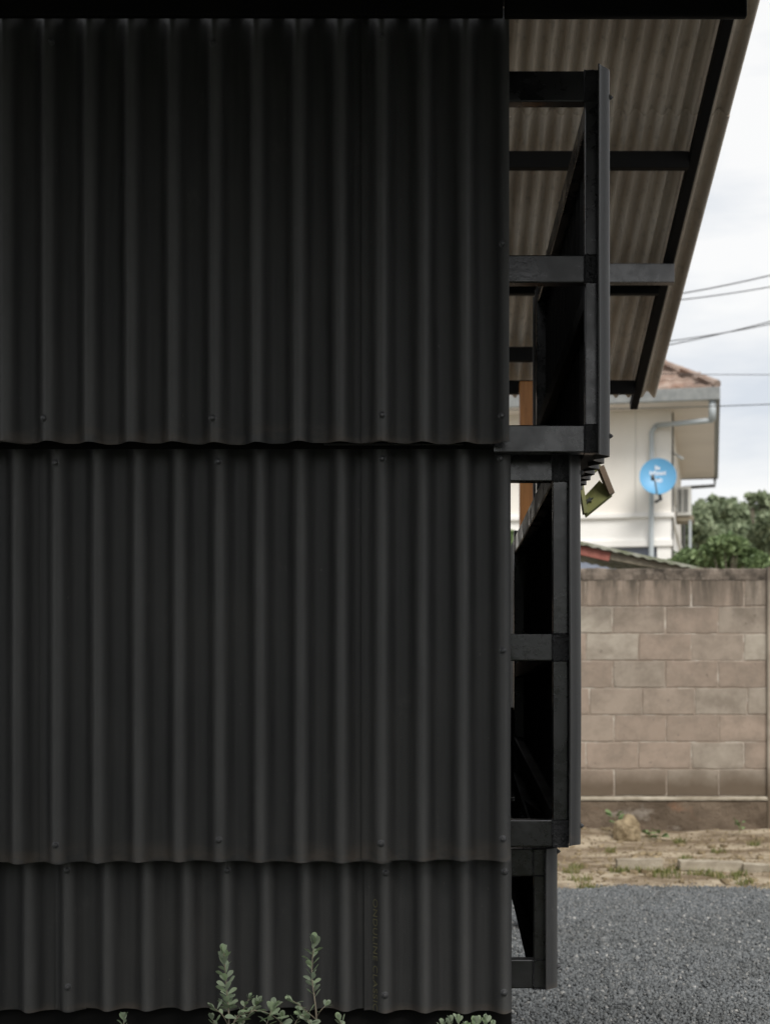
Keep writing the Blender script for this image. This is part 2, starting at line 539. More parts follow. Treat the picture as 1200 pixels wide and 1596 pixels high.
def np_mesh(name, V, Fq, material, smooth=False):
    me = bpy.data.meshes.new(name)
    V = np.asarray(V, dtype=np.float32); Fq = np.asarray(Fq, dtype=np.int32)
    k = Fq.shape[1]
    me.vertices.add(len(V)); me.vertices.foreach_set('co', V.ravel())
    me.loops.add(Fq.size); me.loops.foreach_set('vertex_index', Fq.ravel())
    me.polygons.add(len(Fq)); me.polygons.foreach_set('loop_start', np.arange(0, Fq.size, k, dtype=np.int32))
    me.polygons.foreach_set('loop_total', np.full(len(Fq), k, dtype=np.int32))
    me.update(calc_edges=True)
    me.materials.append(material)
    if smooth: me.polygons.foreach_set('use_smooth', [True] * len(Fq))
    return me


def corr(t, ph, pitch=0.095, amp=0.038, pw=1.7):
    """corrugation height (0..amp), crest at t = ph"""
    if pw == 1.0:
        return amp * (1 + math.cos(2 * PI * (t - ph) / pitch)) / 2
    # narrow crest, wide shallow valley
    return amp * ((1 + math.cos(2 * PI * (t - ph) / pitch)) / 2) ** pw


def corr_sheet(t0, t1, z0, z1, place, seed, ph, pitch=0.095, amp=0.038, thick=0.0032, curl=0.0, nz=10, warp=0.0015, ragged=0.003, per=22, pw=1.7, low=True):
    """corrugated sheet with thickness; place(t, h, z) -> world point, h = height of the corrugation outwards"""
    n = max(4, int(round((t1 - t0) / pitch * per)))
    b = MB()
    front, back = [], []
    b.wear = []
    for i in range(nz + 1):
        fz = i / nz
        rf, rb = [], []
        for j in range(n + 1):
            t = t0 + (t1 - t0) * j / n
            z = z0 + (z1 - z0) * fz
            if i == 0 and low:
                z += ragged * mnoise.noise(Vector((t * 6, seed * 3.1, 0.3))) + ragged * 0.5 * mnoise.noise(Vector((t * 23, seed, 4)))
            h = corr(t, ph, pitch, amp, pw) + warp * mnoise.noise(Vector((t * 3.0, z * 2.2, seed))) * 1.6
            h += curl * math.exp(-(t - t0) / 0.010)
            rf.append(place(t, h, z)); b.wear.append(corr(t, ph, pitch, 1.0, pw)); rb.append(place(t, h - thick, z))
        front.append(rf); back.append(rb)
    b.quadstrip(front); b.quadstrip(back)
    for A, B in ((front[0], back[0]), (front[-1], back[-1]), ([r[0] for r in front], [r[0] for r in back]), ([r[-1] for r in front], [r[-1] for r in back])):
        b.quadstrip([A, B])
    return b


# ------------------------------------------------------------------ ground
# wide plain
b = MB()
b.quadstrip([[(x, y, -0.06) for x in (-400, 400)] for y in (-300, 900)])
o = b.build('ground', M['plain']); tag(o, kind='structure')

# earth strip along the block wall
def gravel_edge(x):
    return 8.22 + 0.17 * mnoise.noise(Vector((x * 1.1, 2.3, 0))) + 0.08 * mnoise.noise(Vector((x * 4.7, 9.3, 0)))

def dirt_z(x, y):
    k = min(1, max(0, (y - gravel_edge(x)) / 0.25))
    base = -0.03 + 0.055 * k
    rise = 0.06 * max(0, (y - 10.1) / 0.7) ** 1.5
    n = mnoise.fractal(Vector((x * 1.3, y * 1.3, 0)), 1, 2, 5) * 0.022 * k
    return base + rise + n

gx = np.linspace(-3.5, 9, 190); gy = np.linspace(7.6, 11.2, 90)
b = MB()
b.quadstrip([[(x, y, dirt_z(x, y)) for x in gx] for y in gy])
o = b.build('dirt_strip', M['dirt'], smooth=True); tag(o, kind='structure')

# gravel yard: bed and loose stones
b = MB()
b.quadstrip([[(x, -30 if k == 0 else (4 if k == 1 else gravel_edge(x) + 0.03), 0.0) for x in np.linspace(-40, 40, 400)] for k in range(3)])
o = b.build('gravel_yard', M['gravelbed']); tag(o, kind='structure')


# dark planted ground in front of the hut, where the camera stands
b = MB()
b.quadstrip([[(x, y, 0.012 + 0.01 * mnoise.noise(Vector((x * 2, y * 2, 0)))) for x in np.linspace(-3.2, 2.2, 60)] for y in np.linspace(-8, 3.46, 60)])
o = b.build('planting_bed', M['lawn'], smooth=True); tag(o, kind='structure')


def stones(n, x0, x1, y0, y1, smin, smax):
    cx = rng.uniform(x0, x1, n); cy = rng.uniform(y0, y1, n)
    ed = np.interp(cx, np.linspace(-12, 14, 600), [gravel_edge(x) for x in np.linspace(-12, 14, 600)])
    keep = cy < ed + rng.exponential(0.035, n)
    cx, cy = cx[keep], cy[keep]; n = len(cx)
    s = smin + (smax - smin) * rng.random(n) ** 2.2
    cube = np.array([(x, y, z) for z in (-1, 1) for y in (-1, 1) for x in (-1, 1)], float)
    V = cube[None] * rng.uniform(0.45, 1.0, (n, 8, 3)) * rng.uniform(0.6, 1.0, (n, 1, 3))
    # random rotation from quaternions
    q = rng.normal(size=(n, 4)); q /= np.linalg.norm(q, axis=1)[:, None]
    a, bb, c_, d_ = q.T
    Rm = np.stack([np.stack([1 - 2 * (c_**2 + d_**2), 2 * (bb*c_ - a*d_), 2 * (bb*d_ + a*c_)], -1),
                   np.stack([2 * (bb*c_ + a*d_), 1 - 2 * (bb**2 + d_**2), 2 * (c_*d_ - a*bb)], -1),
                   np.stack([2 * (bb*d_ - a*c_), 2 * (c_*d_ + a*bb), 1 - 2 * (bb**2 + c_**2)], -1)], 1)
    V = np.einsum('nij,nkj->nki', Rm, V) * (s / 2)[:, None, None]
    V[:, :, 0] += cx[:, None]; V[:, :, 1] += cy[:, None]
    V[:, :, 2] += (0.004 + 0.006 * rng.random(n))[:, None]
    Fq = np.array([(0, 2, 3, 1), (4, 5, 7, 6), (0, 1, 5, 4), (1, 3, 7, 5), (3, 2, 6, 7), (2, 0, 4, 6)])
    Fa = (Fq[None] + (np.arange(n) * 8)[:, None, None]).reshape(-1, 4)
    return V.reshape(-1, 3), Fa

V1, F1 = stones(130000, -0.1, 2.7, 4.5, 8.5, 0.0065, 0.0195)
V2, F2 = stones(30000, -3.0, 6.0, 3.6, 8.5, 0.009, 0.024)
V3, F3 = stones(300, -0.1, 2.9, 4.5, 8.4, 0.022, 0.046)
V = np.concatenate([V1, V2, V3]); Fa = np.concatenate([F1, F2 + len(V1), F3 + len(V1) + len(V2)])
o = link('gravel', np_mesh('gravel', V, Fa, M['stones']))
tag(o, 'loose blue grey crushed stone covering the yard beside the hut', 'gravel', kind='stuff')

# ------------------------------------------------------------------ the black hut
hut = thing('corrugated_hut', (-0.6, 3.6, 0), 'black hut of stepped corrugated sheets with open steel boxes and sloping roof at its side', 'hut')

ROW = [dict(d=3.23, top=14, bot=688, right=793, ph=-0.0947), dict(d=3.33, top=668, bot=1345, right=796, ph=-0.0976), dict(d=3.41, top=1325, bot=1576, right=797.5, ph=-0.0925)]
SEAMS = [[(-470, -5), (-5, 563), (563, None)], [(-440, 58), (58, 563), (563, None)], [(-410, 83), (83, 567), (567, None)]]
SCREWS = [[(70, 652), (332, 652), (596, 648), (782, 648), (783, 380), (80, 65), (332, 68), (595, 60), (-190, 652)],
          [(88, 722), (341, 720), (596, 716), (780, 715), (783, 1014), (88, 1317), (342, 1309), (594, 1314), (783, 1307), (-166, 720)],
          [(106, 1356), (355, 1356), (601, 1360), (786, 1358), (107, 1538), (600, 1550), (785, 1546), (-140, 1540)]]

# one screw: washer, domed cap, hexagonal drive
def screw_mesh():
    b = MB()
    prof = [(0.0, 0.0), (0.0088, 0.0), (0.0088, 0.0018), (0.0066, 0.0026), (0.0062, 0.0052), (0.0046, 0.0078), (0.0022, 0.0088), (0.0, 0.009)]
    n = 12
    rows = [[(r * math.cos(2 * PI * k / n), -h, r * math.sin(2 * PI * k / n)) for k in range(n)] for r, h in prof[1:-1]]
    base = b.quadstrip(rows, True)
    b.f.append(tuple(base + (len(rows) - 1) * n + k for k in range(n)))
    b.box(-0.0022, 0.0022, -0.0104, -0.0080, -0.0022, 0.0022)
    return b.mesh('screw', M['screw'], smooth=False)
screw_me = screw_mesh()

sheet_objs = []
for r, rw in enumerate(ROW):
    d = rw['d']
    for k, (a, e) in enumerate(SEAMS[r]):
        t0 = X(a, d)
        t1 = X(rw['right'], d) if e is None else X(e, d) + 0.07
        lift = 0.0045 * k
        z0, z1 = Z(rw['bot'], d), Z(rw['top'], d)
        if r == 2 and k == 2: z0 -= 0.008
        dz = 0.004 * (k - 1) if r else 0.0
        amp = 0.038
        bm_ = corr_sheet(t0, t1, z0 + dz, z1, lambda t, h, z: (t, d + amp - h - lift, z), r * 3.7 + k, rw['ph'], nz=14, curl=0.006 if k else 0.0)
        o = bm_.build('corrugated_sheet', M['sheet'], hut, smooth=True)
        for p in o.data.polygons:
            pass
        sheet_objs.append((r, a if k else -9999, 9999 if e is None else e, o, lift, d))
    for (sx_, sy_) in SCREWS[r]:
        for (rr, a, e, o, lift, dd) in sheet_objs:
            if rr == r and a <= sx_ < e:
                t = X(sx_, d)
                y = d + 0.038 - corr(t, rw['ph']) - lift + 0.001
                link('screw', screw_me, o, (t, y, Z(sy_, d)), (0, random.uniform(0, 1.5), 0))

# faded maker's stamp running down the lowest right sheet
cu = bpy.data.curves.new('stamp_text', 'FONT')
cu.body = 'ONDULINE CLASSIC'
cu.size = 0.0165
cu.space_character = 1.08
tmp = bpy.data.objects.new('stamp_text', cu)
C.objects.link(tmp)
dg = bpy.context.evaluated_depsgraph_get()
me = bpy.data.meshes.new_from_object(tmp.evaluated_get(dg))
bpy.data.objects.remove(tmp)
tx0, tz0 = X(581, 3.41), Z(1402, 3.41)
wid = max(v.co.x for v in me.vertices)
scx = (Z(1402, 3.41) - Z(1578, 3.41)) / wid
for v in me.vertices:
    tx = tx0 + v.co.y * 0.95
    v.co = (tx, 3.41 + 0.038 - corr(tx, ROW[2]['ph']) - 0.009 - 0.0012, tz0 - v.co.x * scx)
me.materials.clear(); me.materials.append(M['print'])
me.name = 'stamp'
low_sheet = [s for s in sheet_objs if s[0] == 2][-1][3]
link('stamp', me, low_sheet)

# the three open steel boxes at the right side
def frame(d0, members_h, post, xl, depth_end, tilt, rails, clad, weld):
    pass

FR = [
    dict(d=3.285, post=(912, 934), postz=(110, 705), beams=[(110, 158), (397, 440), (662, 705)], end=4.70, clad=(0.408, 0.4315), cz=(107, 711), rails=[(148, 192), (440, 475), (670, 706)], mid=1),
    dict(d=3.385, post=(862, 885.5), postz=(706, 1320), beams=[(706, 750), (988, 1030), (1278, 1320)], end=4.85, clad=(0.3475, 0.3755), cz=(706, 1318), rails=[(707, 750), (992, 1028), (1280, 1318)], mid=1),
    dict(d=3.465, post=(832, 852), postz=(1365, 1496), beams=[(1323, 1366), (1496, 1541)], end=4.95, clad=(0.3065, 0.327), cz=(1322, 1540), rails=[(1328, 1365)], mid=0),
]
for i, fr in enumerate(FR):
    d = fr['d']
    x0, x1 = X(fr['post'][0], d), X(fr['post'][1], d)
    TH = 0.036
    # near post, far post
    boxpart('post', M['enamel'], hut, x0, x1, d, d + TH, Z(fr['postz'][1], d), Z(fr['postz'][0], d))
    boxpart('post', M['enamel'], hut, x0, x1, fr['end'], fr['end'] + TH, Z(fr['postz'][1], d), Z(fr['postz'][0], d) - 0.03)
    for (a, e) in fr['beams']:
        xr = x0 - 0.001 if i < 2 else x1
        boxpart('rail', M['matte'], hut, -1.62, X(768, d), d + 0.001, d + TH + 0.001, Z(e - (9 if i == 0 and e == 705 else 0), d), Z(a, d))
        boxpart('beam', M['enamel'], hut, X(769, d), xr, d + 0.001, d + TH + 0.001, Z(e, d), Z(a, d))
        if i < 2:    # thickly brushed paint over the weld
            boxpart('weld_patch', M['weld'], hut, x0 - 0.0015, x1 + 0.001, d - 0.0015, d + TH - 0.004, Z(e + 1, d), Z(a - 1, d), 0.0015)
        # beads of weld along the joints
        for zq in (Z(a, d), Z(e, d)):
            wb = MB()
            xa_, xb_ = (x0 - 0.003, x1) if i < 2 else (x0 - 0.004, x1 - 0.001)
            P = [Vector((xa_ + (xb_ - xa_) * q / 9, d - 0.001 + 0.0012 * mnoise.noise(Vector((q * 1.7, zq * 9, i))), zq + 0.002 * mnoise.noise(Vector((q * 1.3, zq * 7, i + 5))))) for q in range(10)]
            wb.tube(P, [0.0016 + 0.0016 * abs(mnoise.noise(Vector((q * 2.3, zq * 5, 3)))) for q in range(10)], 6)
            wb.build('weld_bead', M['weld'], hut, smooth=True)
        wb = MB()
        P = [Vector((x0 - 0.002 + 0.0016 * mnoise.noise(Vector((q * 1.1, zq * 3, 8))), d - 0.001, Z(a, d) + (Z(e, d) - Z(a, d)) * q / 12)) for q in range(13)]
        wb.tube(P, [0.0018 + 0.0018 * abs(mnoise.noise(Vector((q * 1.9, zq * 4, 1)))) for q in range(13)], 6)
        wb.build('weld_bead', M['weld'], hut, smooth=True)
    # side rails running back
    for kr, (a, e) in enumerate(fr['rails']):
        za, ze = Z(a, d), Z(e, d)
        zc, hh = (za + ze) / 2, za - ze
        barpart('side_rail', M['enamel'] if kr == 0 else M['matte'], hut, (x0 + 0.018, d + TH + 0.002, zc), (x0 + 0.018, fr['end'] - 0.002, zc - 0.045), 0.032, hh * 0.85)
    # corrugated cladding on the outer side
    ci, co = fr['clad']
    seg = [(d - 0.028, d + 0.93), (d + 0.86, fr['end'] + (0.62 if i == 0 else 1.5))]
    if i == 2: seg = [(d - 0.028, d + 0.93), (d + 0.86, fr['end'] + 0.05)]
    for k, (y0, y1) in enumerate(seg):
        amp = 0.030
        ph = d - 0.028 + 0.042
        bm_ = corr_sheet(y0, y1, Z(fr['cz'][1], d), Z(fr['cz'][0], d), lambda t, h, z: (co - amp + h + 0.004 * k, t, z), 20 + i * 3 + k, ph, amp=amp, nz=12, warp=0.0012, pw=1.0)
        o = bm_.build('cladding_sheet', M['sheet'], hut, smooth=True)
        if k == 0:
            for sy_ in {0: (148, 678), 1: (735, 1288), 2: (1328, 1508)}[i]:
                link('screw', screw_me, o, (co - 0.001, ph, Z(sy_, d)), (0, 0, R(90))).scale = (0.8, 0.8, 0.8)

# braces seen inside the boxes
barpart('brace', M['matte'], hut, (0.322, 3.46, Z(1060, 1) - 0.335), (0.322, 4.86, EYE - 0.215), 0.03, 0.045)
barpart('brace', M['matte'], hut, (0.318, 3.95, EYE - 0.45), (0.318, 4.86, EYE - 0.335), 0.03, 0.045)
barpart('brace', M['matte'], hut, (0.283, 3.51, EYE - 0.735), (0.283, 4.95, EYE - 0.565), 0.03, 0.05)

# plinth and the hidden sides that close the hut
boxpart('plinth', M['matte'], hut, -1.66, X(797, 3.47), 3.47, 3.56, -0.02, Z(1565, 3.47), 0.004)
boxpart('rear_wall', M['matte'], hut, -1.66, 0.20, 5.35, 5.42, 0.0, Z(110, 3.3), 0.004)
boxpart('side_wall', M['matte'], hut, -1.68, -1.62, 3.57, 5.34, 0.0, Z(110, 3.3), 0.004)
boxpart('rear_rail', M['matte'], hut, 0.2, 0.355, 5.2, 5.24, EYE - 0.46, EYE - 0.10)
boxpart('inner_wall', M['matte'], hut, 0.14, 0.19, 3.58, 5.34, 0.0, Z(60, 3.3), 0.004)

# black fascia beams over the wall and the flat canopy reaching forward above them
dB = 3.2
boxpart('fascia_beam', M['matte'], hut, -1.72, X(784.2, dB), dB, dB + 0.018, Z(24, dB), Z(-70, dB), 0.004)
boxpart('fascia_beam', M['matte'], hut, X(786, dB), X(1165, dB), dB + 0.003, dB + 0.023, Z(24, dB), Z(-70, dB), 0.006)
boxpart('canopy', M['matte'], hut, -2.7, 0.22, 0.35, dB - 0.004, Z(-14, dB), Z(-70, dB), 0.004)
boxpart('canopy', M['matte'], hut, 0.222, 1.45, 1.1, dB - 0.004, Z(-15, dB), Z(-71, dB), 0.004)
boxpart('flashing', M['enamel'], hut, X(505, 3.275), X(722, 3.275), 3.273, 3.281, Z(693.5, 3.275), Z(690.5, 3.275), 0.001)

# roof: brown-grey sheets sloping down to the back
SL = 0.4172
def roof_z(y):          # underside
    return EYE + 1.43 + SL * (7.2 - y)
XV = 1.176
RP = 0.0640
un = Vector((0, SL, 1)).normalized()
for k, (ya, yb) in enumerate(((2.2, 4.15), (4.0, 5.56), (5.46, 7.215))):
    for q, (xa, xb) in enumerate(((-1.0, -0.36), (-0.42, 0.335), (0.27, XV))):
        b = MB()
        n = int((xb - xa) / RP * 12)
        rows_u, rows_t = [], []
        lift = 0.007 * (2 - k) + 0.004 * q
        for y in np.linspace(ya, yb, 9):
            ru, rt = [], []
            for j in range(n + 1):
                x = xa + (xb - xa) * j / n
                h = 0.0195 * (1 + math.cos(2 * PI * (x - 0.303) / RP)) + 0.0012 * mnoise.noise(Vector((x * 4, y * 2, q + k)))
                p = Vector((x, y, roof_z(y) + lift)) + un * h
                if y == yb: p += Vector((0, 0.008 * mnoise.noise(Vector((x * 5, k, q))), 0))
                ru.append(p); rt.append(p + un * 0.0028)
            rows_u.append(ru); rows_t.append(rt)
        b.quadstrip(rows_u); b.quadstrip(rows_t)
        b.quadstrip([rows_u[-1], rows_t[-1]]); b.quadstrip([rows_u[0], rows_t[0]])
        b.quadstrip([[r[-1] for r in rows_u], [r[-1] for r in rows_t]]); b.quadstrip([[r[0] for r in rows_u], [r[0] for r in rows_t]])
        b.build('roof_sheet', M['roof'], hut, smooth=True)

XR0, XR1 = 1.044, 1.082
for yp in (2.6, 3.4, 4.15, 4.86, 5.59, 6.31, 7.025):
    zt = roof_z(yp + 0.04) - 0.004
    boxpart('purlin', M['matte'], hut, -0.98, XR0 - 0.002, yp, yp + 0.04, zt - 0.066, zt)
b = MB()
ya, yb = 2.3, 7.21
za, zb = roof_z(ya) - 0.036, roof_z(yb) - 0.036
b.bar(((XR0 + XR1) / 2, ya, za), ((XR0 + XR1) / 2, yb, zb), XR1 - XR0, 0.046)
b.build('rafter', M['matte'], hut, bevel=0.003)
barpart('rafter', M['enamel'], hut, (-0.8, ya, za - 0.08), (-0.8, 5.3, roof_z(5.3) - 0.12), 0.043, 0.062)
# tie beam under the rafter, and a stub by the timber post
dT = 6.16
boxpart('tie_beam', M['enamel'], hut, -0.2, X(1051, dT), dT, dT + 0.05, Z(440, dT), Z(410, dT))
boxpart('stub_beam', M['matte'], hut, -0.4, X(838, 6.78), 6.78, 6.82, Z(562, 6.78), Z(540, 6.78))

wp = thing('timber_post', (X(821, 6.9), 6.93, 0), 'orange brown timber post standing behind the black steel boxes', 'post')
b = MB(); b.box(X(810, 6.9), X(832, 6.9), 6.9, 6.965, 0.0, roof_z(6.97) - 0.075)
b.build('shaft', M['wood'], wp, bevel=0.004)
boxpart('foot_plate', M['enamel'], wp, X(806, 6.9), X(836, 6.9), 6.885, 6.98, -0.01, 0.008, 0.002)

# ------------------------------------------------------------------ tilted green box with a star cut, hung behind the boxes
gd = 4.55
gb = thing('hanging_box', at(928, 770, gd), 'small open green box with a black star hanging tilted beside the steel boxes', 'box')
pA, pB, pC, pD = at(904, 771, gd), at(911, 804, gd), at(953, 770, gd), at(936, 727, gd)
bk = Vector((0.02, 0.13, 0.03))
def board(name, material, a, c, front, depth, th):
    """board whose near edge runs from a to c"""
    b = MB()
    dirv = (c - a).normalized()
    nrm = dirv.cross(Vector((0, 1, 0))).normalized()
    P = []
    for s in (0, th):
        P.append([a + nrm * s, c + nrm * s, c + nrm * s + depth, a + nrm * s + depth])
    base = len(b.v)
    for row in P: b.v.extend([tuple(p) for p in row])
    for q in ((0, 1, 2, 3), (7, 6, 5, 4), (0, 4, 5, 1), (1, 5, 6, 2), (2, 6, 7, 3), (3, 7, 4, 0)):
        b.f.append(q)
    return b.build(name, material, gb, bevel=0.001)
# star board: broad face turned to the viewer, its upper edge leaning back
up = (at(935, 749, gd) - pC) * 1.0 + Vector((0, 0.05, 0))
b = MB()
q0, q1, q2, q3 = pB, pC, at(934, 748, gd + 0.06), at(906, 778, gd + 0.06)
th = Vector((0.004, 0.012, -0.006))
b.v = [tuple(p) for p in (q0, q1, q2, q3, q0 + th, q1 + th, q2 + th, q3 + th)]
b.f = [(0, 1, 2, 3), (7, 6, 5, 4), (0, 4, 5, 1), (1, 5, 6, 2), (2, 6, 7, 3), (3, 7, 4, 0)]
b.build('star_board', M['greenbox'], gb, bevel=0.0015)
# star
nrm = (q1 - q0).cross(q3 - q0).normalized()
if nrm.y > 0: nrm = -nrm
cs = (q0 + q1 + q2 + q3) / 4 + (q0 - q1) * 0.17 + nrm * 0.006
e1 = (q1 - q0).normalized(); e2 = nrm.cross(e1).normalized()
if e2.z < 0: e2 = -e2
b = MB()
pts = []
for k in range(10):
    rr = 0.0155 if k % 2 == 0 else 0.0064
    a = PI / 2 + k * PI / 5 - 0.62
    pts.append(cs + e1 * rr * math.cos(a) + e2 * rr * math.sin(a))
b.v = [tuple(p) for p in pts] + [tuple(p - nrm * 0.003) for p in pts]
b.f = [tuple(range(10)), tuple(range(19, 9, -1))] + [(k, (k + 1) % 10, 10 + (k + 1) % 10, 10 + k) for k in range(10)]
b.build('star', M['dark'], gb)
b = MB(); b.bar((pC + Vector((0, 0.012, 0))), pD + Vector((0, 0.012, 0.0)), 0.05, 0.018, up=(0.9, 0, -0.4)); b.build('side_board', M['brownboard'], gb, bevel=0.001)
b = MB(); b.bar(at(905, 758, gd + .02), at(911.5, 801, gd + .02), 0.05, 0.012, up=(-0.9, 0, 0.2)); b.build('side_board', M['greenbox'], gb, bevel=0.001)
b = MB(); b.bar(at(904, 752, gd + .05), at(934, 727, gd + .05), 0.05, 0.012, up=(-0.5, 0, 0.9)); b.build('top_board', M['greenbox'], gb, bevel=0.001)
b = MB(); b.tube([at(920, 741, gd + .05), at(920, 705, gd + .05), at(915, 680, gd + 0.05)], 0.0015, 6); b.build('hanging_wire', M['wire'], gb)

# ------------------------------------------------------------------ concrete block wall
WD = 10.81
bw = thing('block_wall', (1.5, WD + 0.08, 0), 'weathered concrete block boundary wall behind the gravel yard', 'wall')
XL, XE = -2.6, 7.2
zc0 = Z(1241, WD)
ch = (Z(903, WD) - zc0) / 8
boxpart('mortar_core', M['mortar'], bw, XL, XE, WD + 0.0045, WD + 0.10, zc0, Z(903, WD), 0.0)
def block_mesh(w_, seed, face):
    rr = random.Random(seed)
    b = MB()
    h_ = ch
    g_ = 0.0048
    iw, ih = w_ / 2 - g_, h_ / 2 - g_
    j = lambda s: rr.uniform(-s, s)
    n = 4
    # outline ring with small irregularities, two depth rings, front face
    ring = []
    for k in range(n): ring.append((-iw + 2 * iw * k / n, -ih))
    for k in range(2): ring.append((iw, -ih + 2 * ih * k / 2))
    for k in range(n): ring.append((iw - 2 * iw * k / n, ih))
    for k in range(2): ring.append((-iw, ih - 2 * ih * k / 2))
    ring = [(x + j(0.0035), z + j(0.0035)) for x, z in ring]
    m_ = len(ring)
    r0 = [(x, 0.03, z) for x, z in ring]
    r1 = [(x, 0.003, z) for x, z in ring]
    r2 = [(x - math.copysign(0.003, x) , 0.0 + face, z - math.copysign(0.003, z) if abs(z) > ih * 0.6 else z) for x, z in ring]
    base = b.quadstrip([r0, r1, r2], True)
    b.f.append(tuple(base + 2 * m_ + k for k in range(m_)))
    return b.mesh('block', M['block'])
fulls = [block_mesh(0.4, 100 + k, -0.001 * (k % 3)) for k in range(6)]
for row in range(8):           # counted from the top
    zc = zc0 + ch * (8 - row - 0.5)
    off = 1.633 if row in (0, 2, 6) else (1.66 if row == 4 else (1.436 if row in (1, 3) else 1.445))
    k0 = math.ceil((XL - off) / 0.4)
    xx = off + k0 * 0.4
    while xx + 0.4 <= XE:
        o = link('block', random.choice(fulls), bw, (xx + 0.2 + random.uniform(-.002, .002), WD + random.uniform(-.002, .002), zc + random.uniform(-.0015, .0015)), (0, random.uniform(-.004, .004), random.uniform(-.004, .004)))
        xx += 0.4
def rough_slab(name, material, parent, x0, x1, y0, y1, z0, z1, seed, amp=0.008, n=120):
    """long slab with uneven front, top and bottom edges"""
    b = MB()
    rows = []
    for k in range(n + 1):
        x = x0 + (x1 - x0) * k / n
        nn = lambda s, f=5: mnoise.noise(Vector((x * f, s, seed))) * amp + mnoise.noise(Vector((x * f * 4, s, seed))) * amp * 0.5
        zm = (z0 + z1) / 2
        rows.append([(x, y1, z0), (x, y0 + nn(1) * 0.4, z0 + nn(2) * 0.4), (x, y0 + nn(3) * 0.6, zm), (x, y0 + 0.004 + nn(4) * 0.5, z1 - 0.008 + nn(5)), (x, y0 + 0.018, z1 + nn(6)), (x, y1, z1 + nn(7) * 0.7)])
    b.quadstrip(rows, True)
    m_ = 6
    b.f.append(tuple(range(m_))); b.f.append(tuple(n * m_ + k for k in range(m_)))
    return b.build(name, material, parent, smooth=False)
rough_slab('capping', M['cap'], bw, XL, XE, WD - 0.004, WD + 0.11, Z(904, WD), Z(886, WD), 3, 0.009, 260)
rough_slab('ledge', M['plank'], bw, XL, XE, WD - 0.028, WD + 0.10, Z(1247, WD), Z(1241.5, WD), 5, 0.004, 200)
rough_slab('footing', M['foot'], bw, XL, XE, WD - 0.022, WD + 0.12, -0.08, Z(1247.5, WD), 8, 0.016, 200)
# pilaster at the right
pil = MB(); pil.box(2.604, 2.79, WD - 0.03, WD + 0.12, -0.05, Z(884, WD))
pil.build('pilaster', M['block'], bw, bevel=0.008)

# stone, planks, weeds on the earth strip
def rock(name, loc, sx_, sy_, sz_, seed, material):
    bm = bmesh.new()
    bmesh.ops.create_icosphere(bm, subdivisions=3, radius=1)
    for v in bm.verts:
        p = v.co.copy()
        k = 1 + 0.42 * mnoise.noise(p * 1.2 + Vector((seed, 0, 0))) + 0.22 * mnoise.noise(p * 3.1 + Vector((seed, 4, 0)))
        # chopped facets
        v.co = Vector((p.x * sx_, p.y * sy_, p.z * sz_)) * k
    me = bpy.data.meshes.new(name); bm.to_mesh(me); bm.free(); me.materials.append(material)
    o = link(name, me, None, loc)
    return o
o = rock('boulder', (X(978, 10.45), 10.45, 0.10), 0.098, 0.10, 0.125, 3.3, M['rock']); tag(o, 'upright tan boulder resting on the earth against the foot of the block wall', 'stone')

def plank(name, a, b_, dd, hh, label, lean=0.0):
    b = MB()
    A, B = Vector(a), Vector(b_)
    n = 10
    rows = []
    for k in range(n + 1):
        p = A.lerp(B, k / n)
        j = lambda s: 0.005 * mnoise.noise(Vector((k * 0.8, s, A.x)))
        rows.append([(p.x, p.y + j(1), p.z), (p.x, p.y + dd + j(2), p.z), (p.x, p.y + dd + j(3), p.z + hh + j(4)), (p.x, p.y + lean + j(5), p.z + hh + j(6))])
    b.quadstrip(rows, True)
    b.f.append((0, 1, 2, 3)); b.f.append(tuple(n * 4 + k for k in range(4)))
    o = b.build(name, M['plank']); tag(o, label, 'plank', 'cement planks edging the gravel')
    return o
plank('cement_plank', (X(961, 8.95), 8.92, 0.005), (X(1033, 8.95), 8.96, 0.005), 0.10, 0.085, 'short pale cement plank lying by itself on the earth near the boulder')
plank('cement_plank', (X(1062, 8.86), 8.90, 0.03), (X(1160, 8.86), 8.88, 0.025), 0.12, 0.055, 'long pale cement plank lifted off the earth with dark gap beneath')
plank('cement_plank', (X(1161, 8.8), 8.84, 0.02), (X(1300, 8.8), 8.70, 0.0), 0.12, 0.055, 'pale cement plank at the far right running out of the picture')

def blades(n, spots, hmin, hmax, wd):
    V, Fq = [], []
    for _ in range(n):
        cx, cy, rad = random.choice(spots)
        a = random.uniform(0, 2 * PI); rr = rad * math.sqrt(random.random())
        x, y = cx + rr * math.cos(a), cy + rr * 0.6 * math.sin(a)
        z = dirt_z(x, y) if y > 8.0 else 0.0
        h = random.uniform(hmin, hmax); a = random.uniform(0, 2 * PI)
        dx, dy = math.cos(a) * wd, math.sin(a) * wd
        lx, ly = random.gauss(0, 0.4) * h, random.gauss(0, 0.4) * h
        k = len(V)
        V += [(x - dx, y - dy, z - .005), (x + dx, y + dy, z - .005), (x + dx * .7 + lx * .4, y + dy * .7 + ly * .4, z + h * .6), (x - dx * .7 + lx * .4, y - dy * .7 + ly * .4, z + h * .6),
              (x + lx, y + ly, z + h)]
        Fq += [(k, k + 1, k + 2), (k, k + 2, k + 3), (k + 3, k + 2, k + 4)]
    return V, Fq
